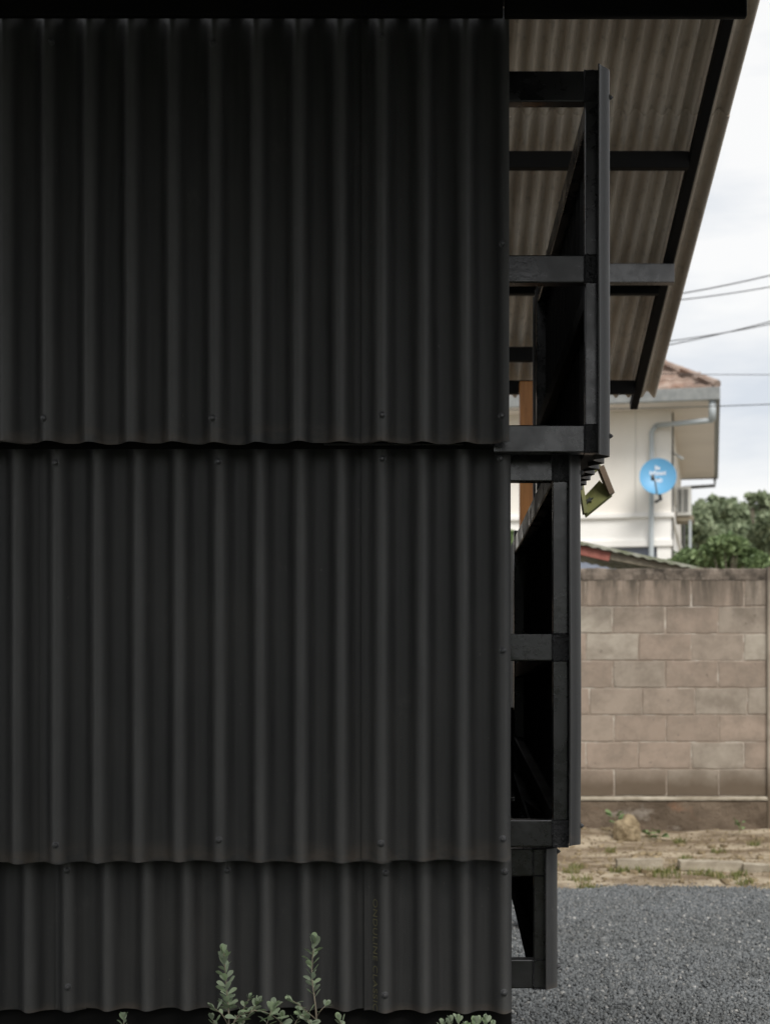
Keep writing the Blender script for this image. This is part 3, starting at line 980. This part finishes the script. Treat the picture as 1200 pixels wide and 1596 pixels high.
spots = [(X(p, d_), d_, r_) for p, d_, r_ in ((905, 8.5, .08), (915, 8.35, .06), (945, 8.3, .05), (965, 8.8, .06), (985, 8.82, .07), (1010, 8.82, .08), (1030, 8.8, .06), (1060, 9.0, .07), (1048, 8.8, .05), (1068, 9.4, .05),
         (1085, 8.75, .08), (1110, 8.7, .06), (1130, 8.6, .10), (1150, 8.7, .06), (1160, 8.45, .06), (1185, 8.25, .1), (1110, 9.2, .06), (1120, 9.9, .06), (1060, 10.3, .05), (900, 9.0, .06), (990, 9.1, .06), (1175, 10.2, .05),
         (950, 9.9, .04), (930, 8.27, .05), (1100, 8.3, .06), (890, 8.8, .06), (1040, 8.6, .1), (1240, 8.4, .1), (1250, 9.2, .1), (850, 9.2, .1))]
V, Fq = blades(2000, spots, 0.010, 0.055, 0.003)
o = link('grass', np_mesh('grass', V, Fq, M['grass'])); tag(o, 'sparse short green and straw grass on the earth strip', 'grass', kind='stuff')
# pale crumbs and clods on the earth
n = 900
Vr, Fr = stones(1, 0, 1, 0, 1, .01, .02)
def clods(n, x0, x1, y0, y1):
    V, Fq = [], []
    cube = [(x, y, z) for z in (-1, 1) for y in (-1, 1) for x in (-1, 1)]
    for _ in range(n):
        x, y = random.uniform(x0, x1), random.uniform(y0, y1)
        if y < gravel_edge(x): continue
        s = random.uniform(0.004, 0.011) * (1 + (random.random() < 0.06) * 2.0)
        z = dirt_z(x, y)
        k = len(V)
        for p in cube:
            V.append((x + p[0] * s * random.uniform(.5, 1.1), y + p[1] * s * random.uniform(.5, 1.1), z + p[2] * s * random.uniform(.4, .9)))
        Fq += [tuple(k + i for i in q) for q in ((0, 2, 3, 1), (4, 5, 7, 6), (0, 1, 5, 4), (1, 3, 7, 5), (3, 2, 6, 7), (2, 0, 4, 6))]
    return V, Fq
V, Fq = clods(4200, -0.4, 4.0, 8.2, 10.8)
o = link('clods', np_mesh('clods', V, Fq, M['rock'])); tag(o, 'small tan clods and crumbs scattered on the earth strip', 'clods', kind='stuff')


# leaf used by shrubs and weeds: obovate blade, slightly cupped, folded along its midrib
def leaf_mesh(name, material, seed, slim=1.0):
    rr = random.Random(seed)
    b = MB()
    prof = [(0.0, 0.03), (0.12, 0.07), (0.35, 0.23), (0.6, 0.34), (0.8, 0.33), (0.93, 0.2), (1.0, 0.03)]
    bend = rr.uniform(-0.15, 0.3)
    rows = []
    for t, wd in prof:
        z = bend * t * t
        rows.append([(-wd * slim, t, z + 0.10 * wd * 2), (0, t, z), (wd * slim, t, z + 0.10 * wd * 2)])
    b.quadstrip(rows)
    return b.mesh(name, material, smooth=True)
sage_leaves = [leaf_mesh('leaf', M['sage'], k, 0.76) for k in range(4)]
weed_leaves = [leaf_mesh('leaf', M['leaf_light'], 30 + k, 0.9) for k in range(2)]


def add_leaf(parent, pos, direction, size, lib, roll=None):
    d_ = Vector(direction).normalized()
    q = d_.to_track_quat('Y', 'Z')
    q = q @ Matrix.Rotation(roll if roll is not None else random.uniform(-0.8, 0.8), 3, 'Y').to_quaternion()
    o = link('leaf', random.choice(lib), parent, pos)
    o.rotation_mode = 'QUATERNION'
    o.rotation_quaternion = q
    o.scale = (size, size, size)
    return o


def sprig(shrub, pts, rad0, rad1, n, size0, size1, lib, start=0.25, upw=0.55, spread=1.0):
    """twig along pts with leaves up its length; the leaves belong to the shrub"""
    pts = [Vector(p) for p in pts]
    # smooth
    P = []
    m_ = 14
    for k in range(m_ + 1):
        t = k / m_ * (len(pts) - 1)
        i = min(int(t), len(pts) - 2)
        p0 = pts[max(i - 1, 0)]; p1 = pts[i]; p2 = pts[i + 1]; p3 = pts[min(i + 2, len(pts) - 1)]
        u = t - i
        P.append(0.5 * ((2 * p1) + (p2 - p0) * u + (2 * p0 - 5 * p1 + 4 * p2 - p3) * u * u + (3 * p1 - p0 - 3 * p2 + p3) * u ** 3))
    b = MB(); b.tube(P, [rad0 + (rad1 - rad0) * k / m_ for k in range(m_ + 1)], 6)
    b.build('twig', M['twig'], shrub, smooth=True)
    ang = random.uniform(0, 6)
    for k in range(n):
        t = start + (1 - start) * (k + random.uniform(-.25, .25)) / max(1, n - 1)
        t = min(max(t, 0), 0.999)
        i = int(t * m_)
        p = P[i].lerp(P[i + 1], t * m_ - i)
        ax = (P[i + 1] - P[i]).normalized()
        ang += 2.4
        side = Vector((math.cos(ang), math.sin(ang) * 0.8, 0)) * spread
        d_ = side + ax * (upw + 0.9 * max(0, t - 0.82) / 0.18) + Vector((0, 0, random.uniform(-.15, .15)))
        s = (size0 + (size1 - size0) * t) * random.uniform(0.8, 1.2)
        add_leaf(shrub, p, d_, s, lib)
    # terminal cluster
    ax = (P[-1] - P[-2]).normalized()
    for k in range(4):
        a = k * 1.6 + 0.4
        add_leaf(shrub, P[-1], ax + Vector((math.cos(a), math.sin(a), 0)) * 0.35, size1 * random.uniform(0.7, 1.0), lib)


SD = 3.06
def pt(px, py, dd=0.0):
    return at(px, py, SD + dd)
sh = thing('sage_shrub', (X(420, SD), SD, 0), 'grey green shrub with two upright leafy sprigs in front of the black wall', 'shrub', 'shrubs at the foot of the black wall')
g0 = Vector((X(420, SD), SD, 0.0))
sprig(sh, [g0 + Vector((-.02, 0, 0)), pt(352, 1750), pt(357, 1600), pt(355, 1560), pt(349, 1486)], 0.0028, 0.0011, 42, 0.030, 0.024, sage_leaves, 0.62)
sprig(sh, [g0 + Vector((.03, .01, 0)), pt(490, 1760, .01), pt(494, 1600), pt(486, 1520), pt(490, 1470)], 0.0028, 0.0011, 26, 0.022, 0.023, sage_leaves, 0.62)
sprig(sh, [pt(357, 1610), pt(372, 1585, -.02), pt(400, 1575, -.03), pt(425, 1583, -.03), pt(445, 1600, -.02)], 0.0014, 0.0009, 15, 0.03, 0.026, sage_leaves, 0.1, 0.4)
sprig(sh, [pt(356, 1625), pt(366, 1590, .02), pt(380, 1572, .02), pt(388, 1557, .02)], 0.0013, 0.0008, 12, 0.02, 0.015, sage_leaves, 0.2)
sprig(sh, [pt(357, 1600), pt(347, 1582, -.02), pt(335, 1572, -.02)], 0.0012, 0.0008, 4, 0.02, 0.02, sage_leaves, 0.5)
sprig(sh, [pt(494, 1590), pt(480, 1578, -.02), pt(466, 1566, -.03), pt(456, 1560, -.03)], 0.0012, 0.0008, 9, 0.021, 0.02, sage_leaves, 0.2)
sprig(sh, [pt(495, 1620), pt(482, 1592, -.03), pt(470, 1582, -.03)], 0.0012, 0.0008, 8, 0.021, 0.02, sage_leaves, 0.2)
sprig(sh, [pt(494, 1585), pt(500, 1575, -.02), pt(507, 1568, -.02)], 0.001, 0.0008, 3, 0.019, 0.018, sage_leaves, 0.4)
sprig(sh, [g0 + Vector((.05, .0, 0)), pt(520, 1720), pt(535, 1620), pt(530, 1592)], 0.002, 0.001, 9, 0.02, 0.02, sage_leaves, 0.6)
sprig(sh, [g0 + Vector((-.01, -.01, 0)), pt(430, 1720), pt(436, 1610, -.02), pt(438, 1592, -.02)], 0.002, 0.001, 8, 0.026, 0.024, sage_leaves, 0.6)
for P, n_, sz in (([pt(357, 1640), pt(372, 1605, .01), pt(388, 1582, .02), pt(400, 1566, .02)], 12, .025),
                  ([pt(357, 1650), pt(340, 1608, .01), pt(332, 1590, .01)], 8, .022),
                  ([pt(420, 1690), pt(412, 1620, -.03), pt(418, 1590, -.04), pt(424, 1574, -.04)], 12, .030),
                  ([pt(436, 1690), pt(452, 1620, -.02), pt(462, 1592, -.02), pt(470, 1586, -.02)], 10, .022),
                  ([pt(494, 1660), pt(488, 1610, -.02), pt(481, 1590, -.03)], 9, .021),
                  ([pt(385, 1690), pt(380, 1620, .02), pt(372, 1596, .03)], 10, .022)):
    sprig(sh, P, 0.0014, 0.0008, n_, sz, sz * 0.9, sage_leaves, 0.35, 0.5)
sh2 = thing('sage_shrub', (X(725, SD), SD, 0), 'low bushy grey green shrub below the lower right corner of the black wall', 'shrub', 'shrubs at the foot of the black wall')
g0 = Vector((X(725, SD), SD, 0.0))
for (px, py, n) in ((688, 1600, 9), (702, 1594, 10), (715, 1592, 9), (742, 1595, 12), (757, 1592, 12), (768, 1602, 9), (727, 1604, 8), (695, 1610, 8)):
    sprig(sh2, [g0 + Vector((random.uniform(-.03, .03), random.uniform(-.03, .03), 0)), pt((px + 725) / 2, 1760), pt(px, py + 40), pt(px, py)], 0.0022, 0.001, n, 0.019, 0.018, sage_leaves, 0.72, 0.7)
sh3 = thing('sage_shrub', (X(193, SD), SD, 0), 'single small grey green sprig tip at the bottom left of the black wall', 'shrub', 'shrubs at the foot of the black wall')
g0 = Vector((X(193, SD), SD, 0.0))
sprig(sh3, [g0, pt(190, 1750), pt(194, 1640), pt(193, 1588)], 0.002, 0.001, 10, 0.018, 0.017, sage_leaves, 0.75, 0.7)

def weed(loc, label, n=16, s=0.05, h=0.09):
    wd = thing('weed', loc, label, 'weed', 'weeds along the block wall')
    for k in range(n):
        a = random.uniform(0, 2 * PI); z = loc[2] + random.uniform(0.0, h)
        p = Vector((loc[0] + math.cos(a) * 0.02, loc[1] + math.sin(a) * 0.02, z))
        add_leaf(wd, p, (math.cos(a), math.sin(a), random.uniform(0.1, 0.9)), s * random.uniform(.6, 1.1), weed_leaves)
    b = MB(); b.tube([(loc[0], loc[1], loc[2] - .02), (loc[0] + .004, loc[1], loc[2] + h)], [0.003, 0.001], 5); b.build('stem', M['grass'], wd)
weed((X(958, 10.6), 10.6, 0.12), 'bright weed growing just left of the boulder at the wall foot', 16, 0.06, 0.10)
weed((X(1010, 10.45), 10.45, 0.05), 'small weed right of the boulder', 12, 0.05, 0.05)
weed((X(1028, 10.4), 10.4, 0.05), 'second weed along to the right of the boulder', 12, 0.05, 0.06)
weed((X(1152, 10.6), 10.6, 0.10), 'small weed by the wall foot near the pilaster', 10, 0.045, 0.06)

# ------------------------------------------------------------------ lean-to shed roof showing above the block wall
sd = thing('lean_to_shed', (1.6, 11.6, 0), 'low shed with mossy roof and red board peeping over the block wall', 'shed')
SDD = 11.35
A, B = at(880, 838, SDD), at(1096, 885, SDD)
b = MB()
rows_t, rows_b = [], []
n = 60
for y in np.linspace(0, 1.6, 5):
    rt, rb = [], []
    for k in range(n + 1):
        p = A.lerp(B, k / n)
        q = p + Vector((0, y, 0.02 * y))
        rt.append(q); rb.append(q - Vector((0, 0, 0.025 - 0.006 * math.cos(k * 1.3))))
    rows_t.append(rt); rows_b.append(rb)
b.quadstrip(rows_t); b.quadstrip(rows_b); b.quadstrip([rows_t[0], rows_b[0]]); b.quadstrip([rows_t[-1], rows_b[-1]])
b.quadstrip([[r[0] for r in rows_t], [r[0] for r in rows_b]]); b.quadstrip([[r[-1] for r in rows_t], [r[-1] for r in rows_b]])
b.build('roof_sheet', M['moss'], sd)
barpart('red_board', M['redwood'], sd, at(880, 852, SDD + 0.05), at(950, 868, SDD + 0.05), 0.025, 0.075, 0.004)
barpart('grey_board', M['greywood'], sd, at(951, 867, SDD + 0.06), at(1075, 890, SDD + 0.06), 0.03, 0.06, 0.004)
boxpart('back_wall', M['matte'], sd, 0.4, 2.0, SDD + 1.4, SDD + 1.5, 0.0, Z(900, SDD), 0.0)
for xp in (0.9, 2.05):
    boxpart('post', M['greywood'], sd, xp, xp + 0.08, SDD + 0.1, SDD + 0.18, 0.0, 1.98, 0.004)

# ------------------------------------------------------------------ house
HA = R(11.5)
U = Vector((math.cos(HA), -math.sin(HA), 0))      # along the front, to the right
Vd = Vector((math.sin(HA), math.cos(HA), 0))      # away from us
HC = Vector((X(1119, 24), 24, 0))                  # right front corner of the eaves
def hp(u, v, z):                                   # u to the left of the corner, v behind it
    return HC - U * u + Vd * v + Vector((0, 0, z))
house = thing('house', hp(4, 4, 0), 'cream two storey house with terracotta hip roof behind the block wall', 'house')
HX = Matrix.Translation(HC) @ Matrix(((-U.x, Vd.x, 0, 0), (-U.y, Vd.y, 0, 0), (0, 0, 1, 0), (0, 0, 0, 1)))
def hbox(name, material, u0, u1, v0, v1, z0, z1, bevel=0.0, parent=None):
    b = MB(); b.box(u0, u1, v0, v1, z0, z1, HX)
    return b.build(name, material, parent or house, bevel=bevel)
ZE = Z(620, 24); ZG = Z(605, 24)
OV = 0.813
DEP = 9.6; LEN = 12.0
zband = Z(805, 24.96); zlow = Z(846, 24.96)
wall_o = hbox('wall', M['cream'], OV, LEN, OV, DEP - OV, zband, ZE - 0.02)
hbox('wall', M['white'], OV, LEN, OV, DEP - OV, zlow, zband - 0.01)
hbox('lower_wall', M['bluegrey'], OV + 0.25, LEN, OV + 0.12, DEP - OV, 0, zlow - 0.01)
hbox('corner_column', M['white'], OV, OV + 0.24, OV, OV + 0.3, 0, zlow - 0.01)
hbox('moulding', M['white'], OV - 0.05, LEN + 0.05, OV - 0.06, DEP - OV + 0.05, zband - 0.012, zband + 0.07, 0.01)
hbox('moulding', M['white'], OV - 0.03, LEN + 0.05, OV - 0.04, DEP - OV + 0.05, zlow - 0.06, zlow + 0.06, 0.01)
hbox('soffit', M['soffit'], 0.06, LEN + OV, 0.06, DEP - 0.06, ZE - 0.018, ZE)
hbox('gutter', M['gutter'], -0.02, LEN + OV, -0.03, 0.055, ZE - 0.03, ZG + 0.02, 0.012)
hbox('gutter', M['gutter'], -0.03, 0.055, 0.057, DEP, ZE - 0.03, ZG + 0.02, 0.012)
hbox('gutter', M['gutter'], -0.02, LEN + OV, DEP + 0.002, DEP + 0.08, ZE - 0.03, ZG + 0.02, 0.012)
# tiled hip roof, row after row
def tile_rows(front=True):
    b = MB()
    pitch = math.tan(R(32)); rowd = 0.30; RUN = DEP / 2
    lenu = LEN + OV
    for k in range(int(RUN / rowd)):
        r0, r1 = k * rowd, (k + 1) * rowd + 0.05
        # 0.035 lift at the lower edge so that every course shows its butt
        s0 = r0; s1 = (lenu - r0) if front else (DEP - r0)
        n = max(2, int((s1 - s0) / 0.2 * 6))
        lo, hi, bt = [], [], []
        for j in range(n + 1):
            s = s0 + (s1 - s0) * j / n
            wv = 0.028 * abs(math.sin(PI * s / 0.2 + (k % 2) * 0.0))
            zj = 0.006 * mnoise.noise(Vector((s * 3, k * 2.7, 1)))
            for lst, r, lift in ((bt, r0, 0.0), (lo, r0, 0.04), (hi, r1, 0.0)):
                z = ZG + 0.0 + r * pitch + lift + wv + zj
                p = hp(s, r, z) if front else hp(r, s, z)
                lst.append(p)
        b.quadstrip([bt, lo, hi])
    return b
o = tile_rows(True).build('roof_tiles', M['tile'], house, smooth=False); tag(o, kind='stuff')
o = tile_rows(False).build('roof_tiles', M['tile'], house, smooth=False); tag(o, kind='stuff')
b = MB(); b.tube([hp(t, t, ZG + 0.05 + t * math.tan(R(32))) for t in np.linspace(0.02, DEP / 2, 20)], 0.085, 8)
b.build('hip_ridge', M['tile'], house)
# hidden back slope and left end so that the roof is closed
b = MB()
zt = ZG + DEP / 2 * math.tan(R(32))
b.v = [tuple(hp(0, DEP, ZG)), tuple(hp(LEN + OV, DEP, ZG)), tuple(hp(LEN + OV - DEP / 2, DEP / 2, zt)), tuple(hp(DEP / 2, DEP / 2, zt)), tuple(hp(LEN + OV, 0, ZG))]
b.f = [(0, 1, 2, 3), (1, 4, 2)]
b.build('roof', M['tile'], house)
# downpipe: diagonal from the gutter corner to the wall, then down the wall
pw = at(1015, 665, 24.6)
wallY = lambda px: None
def on_front(px, py, off):
    """point on the front wall plane (off metres in front) at a pixel"""
    # ray from the tripod meets plane v = OV - off
    dirv = Vector(((px - 660) / F, 1.0, (1060 - py) / F))
    n_ = Vd
    t = ((HC.dot(n_)) + (OV - off)) / dirv.dot(n_)
    return Vector((0, 0, EYE)) + dirv * t
p0 = hp(0.10, 0.08, ZE - 0.03); p1 = p0 - Vector((0, 0, 0.33))
p2 = on_front(1022, 663, 0.10); p3 = on_front(1015, 673, 0.09); p4 = on_front(1014.5, 866, 0.09); p5 = Vector((p4.x, p4.y, 0))
b = MB(); b.tube([p0, p1], 0.062, 10)
b.tube([p1, p1.lerp(p2, 0.5), p2], 0.045, 10)
b.tube([p2, p3, p3 - Vector((0, 0, 0.3)), p4, p5], 0.045, 10)
b.build('downpipe', M['pipe'], house, smooth=True)
# rear downpipe
q0 = hp(0.05, DEP - 0.1, ZE - 0.03); q1 = q0 - Vector((0, 0, 0.18)); q2 = hp(OV - 0.05, DEP - 0.25, q1.z - 0.05); q3 = Vector((q2.x, q2.y, 0.5))
b = MB(); b.tube([q0, q1, q2, q2 - Vector((0, 0, .05)), q3], 0.04, 8); b.build('downpipe', M['darkpipe'], house, smooth=True)
# lamp arm on the side wall and a cable down the corner
a0 = hp(OV - 0.01, 1.2, Z(700, 25)); b = MB(); b.tube([a0, hp(OV - 0.12, 1.0, Z(709, 25)), hp(OV - 0.2, 0.9, Z(715, 25))], 0.03, 8); b.build('lamp_arm', M['acwhite'], house, smooth=True)
c0 = hp(OV - 0.03, OV + 0.1, ZE - 0.05); b = MB(); b.tube([c0, Vector((c0.x, c0.y, 0.5))], 0.018, 6); b.build('cable', M['darkpipe'], house)
c0 = on_front(990, 640, 0.015); b = MB(); b.tube([c0, Vector((c0.x, c0.y, zband))], 0.006, 6); b.build('cable', M['acwhite'], house)

# air conditioner on the side wall
ac = thing('air_conditioner', hp(OV - 0.3, 4.2, Z(808, 28.5)), 'small white outdoor air conditioner unit on the side of the cream house', 'air conditioner')
def abox(name, material, u0, u1, v0, v1, z0, z1, bevel=0.0, parent=None):
    b = MB(); b.box(u0, u1, v0, v1, z0, z1, HX)
    return b.build(name, material, parent or ac, bevel=bevel)
za_, zb_ = Z(808, 28.5), Z(764, 28.5)
ub, ua = OV - 0.02, OV - 0.30
cas = abox('casing', M['acwhite'], ua, ub, 3.9, 4.7, za_, zb_, 0.015)
abox('grille', M['dark'], ua + 0.06, ub - 0.03, 3.892, 3.905, za_ + 0.06, zb_ - 0.05)
for k in range(9):
    zz = za_ + 0.08 + k * (zb_ - za_ - 0.15) / 8
    abox('slat', M['acwhite'], ua + 0.065, ub - 0.035, 3.885, 3.891, zz - 0.006, zz + 0.006, 0, cas)
abox('slat', M['acwhite'], (ua + ub) / 2 + 0.01, (ua + ub) / 2 + 0.03, 3.880, 3.8845, za_ + 0.06, zb_ - 0.05, 0, cas)
abox('bracket', M['greywood'], ua - 0.05, ub + 0.01, 3.95, 4.65, za_ - 0.10, za_ - 0.005, 0.005)
b = MB(); b.tube([hp(ua + 0.02, 3.95, za_ - 0.1), hp(ua + 0.02, 3.95, 0)], 0.03, 8); b.build('leg', M['pipe'], ac)
b = MB(); b.tube([hp(ub - 0.02, 3.85, za_ + 0.1), hp(ub + 0.1, 3.4, za_ + 0.02), hp(ub + 0.0, 3.0, za_ + 0.12), hp(ub, 2.2, za_ + 0.5)], 0.02, 8); b.build('hose', M['acwhite'], ac, smooth=True)

# satellite dish
dc = on_front(1025, 742, 0.50)
dish = thing('satellite_dish', on_front(1016, 778, 0.12), 'round sky blue satellite dish with white lettering on the house corner', 'satellite dish')
RD = 28.6 / F * dc.y
dn_ = Vector((-0.12, -0.96, 0.22)).normalized()       # where it looks
dx_ = Vector((0, 0, 1)).cross(dn_).normalized(); dz_ = dn_.cross(dx_).normalized()
if dx_.x < 0: dx_ = -dx_
def dpt(a, b_, n_): return dc + dx_ * a + dz_ * b_ + dn_ * n_
b = MB()
rows, rows2 = [], []
for k in range(9):
    r = RD * (0.03 + 0.97 * k / 8)
    z = 0.10 * (r / RD) ** 2 - 0.10
    rows.append([dpt(r * math.cos(2 * PI * j / 40), r * 1.04 * math.sin(2 * PI * j / 40), z) for j in range(40)])
    rows2.append([dpt(r * math.cos(2 * PI * j / 40), r * 1.04 * math.sin(2 * PI * j / 40), z - 0.012) for j in range(40)])
b.quadstrip(rows, True); b.quadstrip(rows2, True); b.quadstrip([rows[-1], rows2[-1]], True)
b.f.append(tuple(range(40)))
refl = b.build('reflector', M['dish'], dish, smooth=True)
def dish_text(body, size, a, b_, name):
    cu = bpy.data.curves.new(name, 'FONT'); cu.body = body; cu.size = size; cu.align_x = 'CENTER'; cu.offset = 0.002
    t = bpy.data.objects.new(name, cu); C.objects.link(t)
    me = bpy.data.meshes.new_from_object(t.evaluated_get(bpy.context.evaluated_depsgraph_get()))
    bpy.data.objects.remove(t)
    for v in me.vertices:
        aa, bb = a + v.co.x, b_ + v.co.y
        rr = math.hypot(aa, bb / 1.04) / RD
        v.co = dpt(aa, bb, 0.10 * rr * rr - 0.10 + 0.008)
    me.materials.clear(); me.materials.append(M['dishprint']); me.name = name
    return link(name, me, refl)
dish_text('infosat', 0.108, 0.0, 0.055, 'lettering')
dish_text('HD', 0.085, 0.015, -0.075, 'lettering')
# emblem above the lettering
b = MB()
for (a0_, b0_, w_, h_) in ((-0.035, 0.145, 0.022, 0.075), (-0.004, 0.145, 0.022, 0.06), (0.026, 0.145, 0.022, 0.04)):
    P = [(a0_ - w_ / 2, b0_), (a0_ + w_ / 2, b0_), (a0_ + w_ / 2, b0_ + h_ * .8), (a0_ - w_ / 2, b0_ + h_)]
    k = len(b.v)
    b.v += [tuple(dpt(x, y, 0.10 * (math.hypot(x, y) / RD) ** 2 - 0.10 + 0.008)) for x, y in P]
    b.f.append((k, k + 1, k + 2, k + 3))
b.build('emblem', M['dishprint'], refl)
b = MB(); b.tube([dpt(-0.02, -RD * 1.0, 0.0), dpt(-0.06, -RD * 0.55, 0.22), dpt(-0.10, -0.16, 0.40)], 0.014, 8); b.build('arm', M['gutter'], dish)
b = MB(); b.tube([dpt(-0.10, -0.20, 0.36), dpt(-0.105, -0.12, 0.34)], [0.035, 0.03], 10); b.build('receiver', M['dark'], dish, smooth=True)
mp0 = on_front(1022, 782, 0.1)
b = MB(); b.tube([dpt(0, 0, -0.11), dpt(0.02, -0.2, -0.2), dpt(0.05, -RD * 1.15, -0.16), mp0], 0.028, 8); b.build('mount', M['dark'], dish)

# ------------------------------------------------------------------ trees
def leaf_cloud(blobs, n, s0, s1, seed):
    r_ = np.random.default_rng(seed)
    B = np.array(blobs, float)
    wts = (B[:, 3] * B[:, 4] * B[:, 5]) ** (2 / 3); wts /= wts.sum()
    idx = r_.choice(len(B), n, p=wts)
    d_ = r_.normal(size=(n, 3)); d_ /= np.linalg.norm(d_, axis=1)[:, None]
    rad = r_.random(n) ** 0.55 * (1 + 0.22 * r_.normal(size=n))
    c_ = B[idx, :3] + d_ * B[idx, 3:6] * rad[:, None] * (1 + 0.25 * r_.normal(size=(n, 1)) * 0.5)
    s = r_.uniform(s0, s1, n)
    a = r_.normal(size=(n, 3)) + d_ * 0.5; a /= np.linalg.norm(a, axis=1)[:, None]
    t = r_.normal(size=(n, 3)); t -= a * (t * a).sum(1)[:, None]; t /= np.linalg.norm(t, axis=1)[:, None]
    bt = np.cross(a, t)
    V = np.stack([c_ - t * s[:, None] * .5, c_ + bt * s[:, None] * .28, c_ + t * s[:, None] * .5 + a * s[:, None] * .12, c_ - bt * s[:, None] * .28], 1)
    return V.reshape(-1, 3), np.arange(n * 4).reshape(n, 4)


def tree(base, blobs, n, s0, s1, material, seed, label, group, trunk_r=0.16, name='tree', cat='tree'):
    t = thing(name, base, label, cat, group)
    V, Fq = leaf_cloud(blobs, n, s0, s1, seed)
    link('crown', np_mesh('crown', V, Fq, material), t)
    b = MB()
    top = Vector((sum(q[0] for q in blobs) / len(blobs), sum(q[1] for q in blobs) / len(blobs), sum(q[2] for q in blobs) / len(blobs)))
    base = Vector(base)
    b.tube([base - Vector((0, 0, .1)), base.lerp(top, 0.4) + Vector((.1, 0, 0)), base.lerp(top, 0.8)], [trunk_r, trunk_r * .7, trunk_r * .45], 8)
    b.build('trunk', M['bark'], t, smooth=True)
    fork = base.lerp(top, 0.55)
    for q in blobs[:7]:
        b = MB(); e_ = Vector(q[:3])
        b.tube([fork, fork.lerp(e_, 0.5) + Vector((0, 0, .15)), e_], [trunk_r * .4, trunk_r * .22, trunk_r * .08], 6)
        b.build('limb', M['bark'], t, smooth=True)
    return t

def crown_blobs(pix, d, seed, depth=1.2):
    r_ = random.Random(seed)
    out_ = []
    for (px, py, rx, rz) in pix:
        p = at(px, py, d + r_.uniform(-depth, depth))
        k = d / F
        out_.append((p.x, p.y, p.z, rx * k, (rx + rz) / 2 * k, rz * k))
        for _ in range(9):
            a = r_.uniform(0, 2 * PI); q = r_.uniform(.5, 1.4)
            out_.append((p.x + math.cos(a) * rx * k * q, p.y + r_.uniform(-.5, .5) * rx * k, p.z + math.sin(a) * rz * k * q, rx * k * r_.uniform(.15, .4), rx * k * .3, rz * k * r_.uniform(.15, .36)))
    return out_

GR = 'trees beyond the block wall'
d = 40
tree((X(1090, d), d, 0), crown_blobs([(1085, 820, 22, 22), (1110, 800, 22, 20), (1070, 845, 20, 16), (1108, 842, 26, 20), (1135, 792, 14, 12), (1090, 870, 26, 18)], d, 1), 6500, 0.10, 0.34, M['leaf_dark'], 11, 'broad dark green tree close to the air conditioner of the house', GR)
d = 42
tree((X(1150, d), d, 0), crown_blobs([(1150, 805, 20, 18), (1140, 832, 26, 22), (1165, 838, 22, 20), (1128, 812, 15, 12), (1150, 868, 34, 18)], d, 2), 6000, 0.10, 0.34, M['leaf_dark'], 12, 'dark green tree with lower rounded crown between two taller crowns', GR)
d = 38
tree((X(1198, d), d, 0), crown_blobs([(1182, 776, 14, 8), (1200, 790, 16, 14), (1196, 812, 16, 14), (1190, 840, 20, 18), (1215, 820, 26, 26), (1205, 868, 26, 20), (1222, 785, 16, 14)], d, 3), 6000, 0.10, 0.32, M['leaf_dark'], 13, 'tallest dark green tree at the right edge of the picture', GR)
d = 22
tree((X(1128, d), d, 0), crown_blobs([(1128, 848, 20, 12), (1148, 856, 20, 12), (1108, 860, 18, 10), (1125, 872, 36, 12), (1165, 870, 22, 12), (1185, 878, 16, 8)], d, 4, .5), 7000, 0.07, 0.15, M['leaf_light'], 14, 'bright green leafy bush directly above the right half of the block wall', 'bushes behind the block wall', 0.06, 'bush', 'bush')
d = 23
tree((X(1072, d), d, 0), crown_blobs([(1065, 868, 12, 9), (1078, 874, 14, 9), (1052, 878, 10, 8)], d, 5, .4), 3000, 0.06, 0.12, M['leaf_light'], 15, 'small bright green bush at the foot of the house corner', 'bushes behind the block wall', 0.04, 'bush', 'bush')
d = 14
tree((X(790, d), d, 0), crown_blobs([(790, 850, 18, 20), (802, 862, 16, 20), (770, 860, 26, 24)], d, 6, .3), 2600, 0.04, 0.09, M['leaf_light'], 16, 'green bush glimpsed through the middle steel box next to the hut', 'bushes behind the block wall', 0.03, 'bush', 'bush')

# ------------------------------------------------------------------ overhead cables
def cable(a, c, d, sag, rad, label):
    """through two photo points at distance d, carried on to both sides"""
    A, B = at(*a, d), at(*c, d)
    dirv = B - A
    P = []
    for k in range(41):
        t = -4 + 9 * k / 40
        P.append(A + dirv * t + Vector((0, 0, sag * (t * t - t) * 0.08)))
    b = MB(); b.tube(P, rad, 6)
    o = b.build('overhead_cable', M['wire']); tag(o, label, 'cable', 'overhead cables')
d = 19
cable((1064, 457), (1200, 429), d, 0.5, 0.0085, 'upper of the two close cables highest in the sky')
cable((1062, 467), (1200, 447), d, 0.5, 0.0075, 'lower of the two close cables highest in the sky')
cable((1048, 531), (1200, 505), d + .5, 0.6, 0.0075, 'thin black cable slanting across the sky above the house roof')
cable((1040, 538), (1200, 501), d + .5, 0.6, 0.0075, 'black cable crossing its neighbour just above the house roof')
cable((1040, 583), (1200, 584), d + 1, 0.1, 0.005, 'faint level cable just above the roof tiles')
cable((960, 637), (1200, 630), d, 0.3, 0.0065, 'lowest cable passing in front of the house gutter')

# ------------------------------------------------------------------ the tree line across the yard, behind the tripod (mirrored in the gloss paint)
blobs = []
r_ = random.Random(77)
for k in range(70):
    x = -34 + k + r_.uniform(-.5, .5)
    h_ = r_.uniform(2.5, 3.9)
    blobs.append((x, -17 + r_.uniform(-1, 1), h_ * 0.5, 1.5, 1.4, h_ * 0.52))
V, Fq = leaf_cloud(blobs, 42000, 0.25, 0.6, 78)
V[:, 2] = np.maximum(V[:, 2], 0.01)
o = link('far_trees', np_mesh('far_trees', V, Fq, M['leaf_dark'])); tag(o, 'low tree line far across the yard behind the viewer', 'trees', kind='stuff')
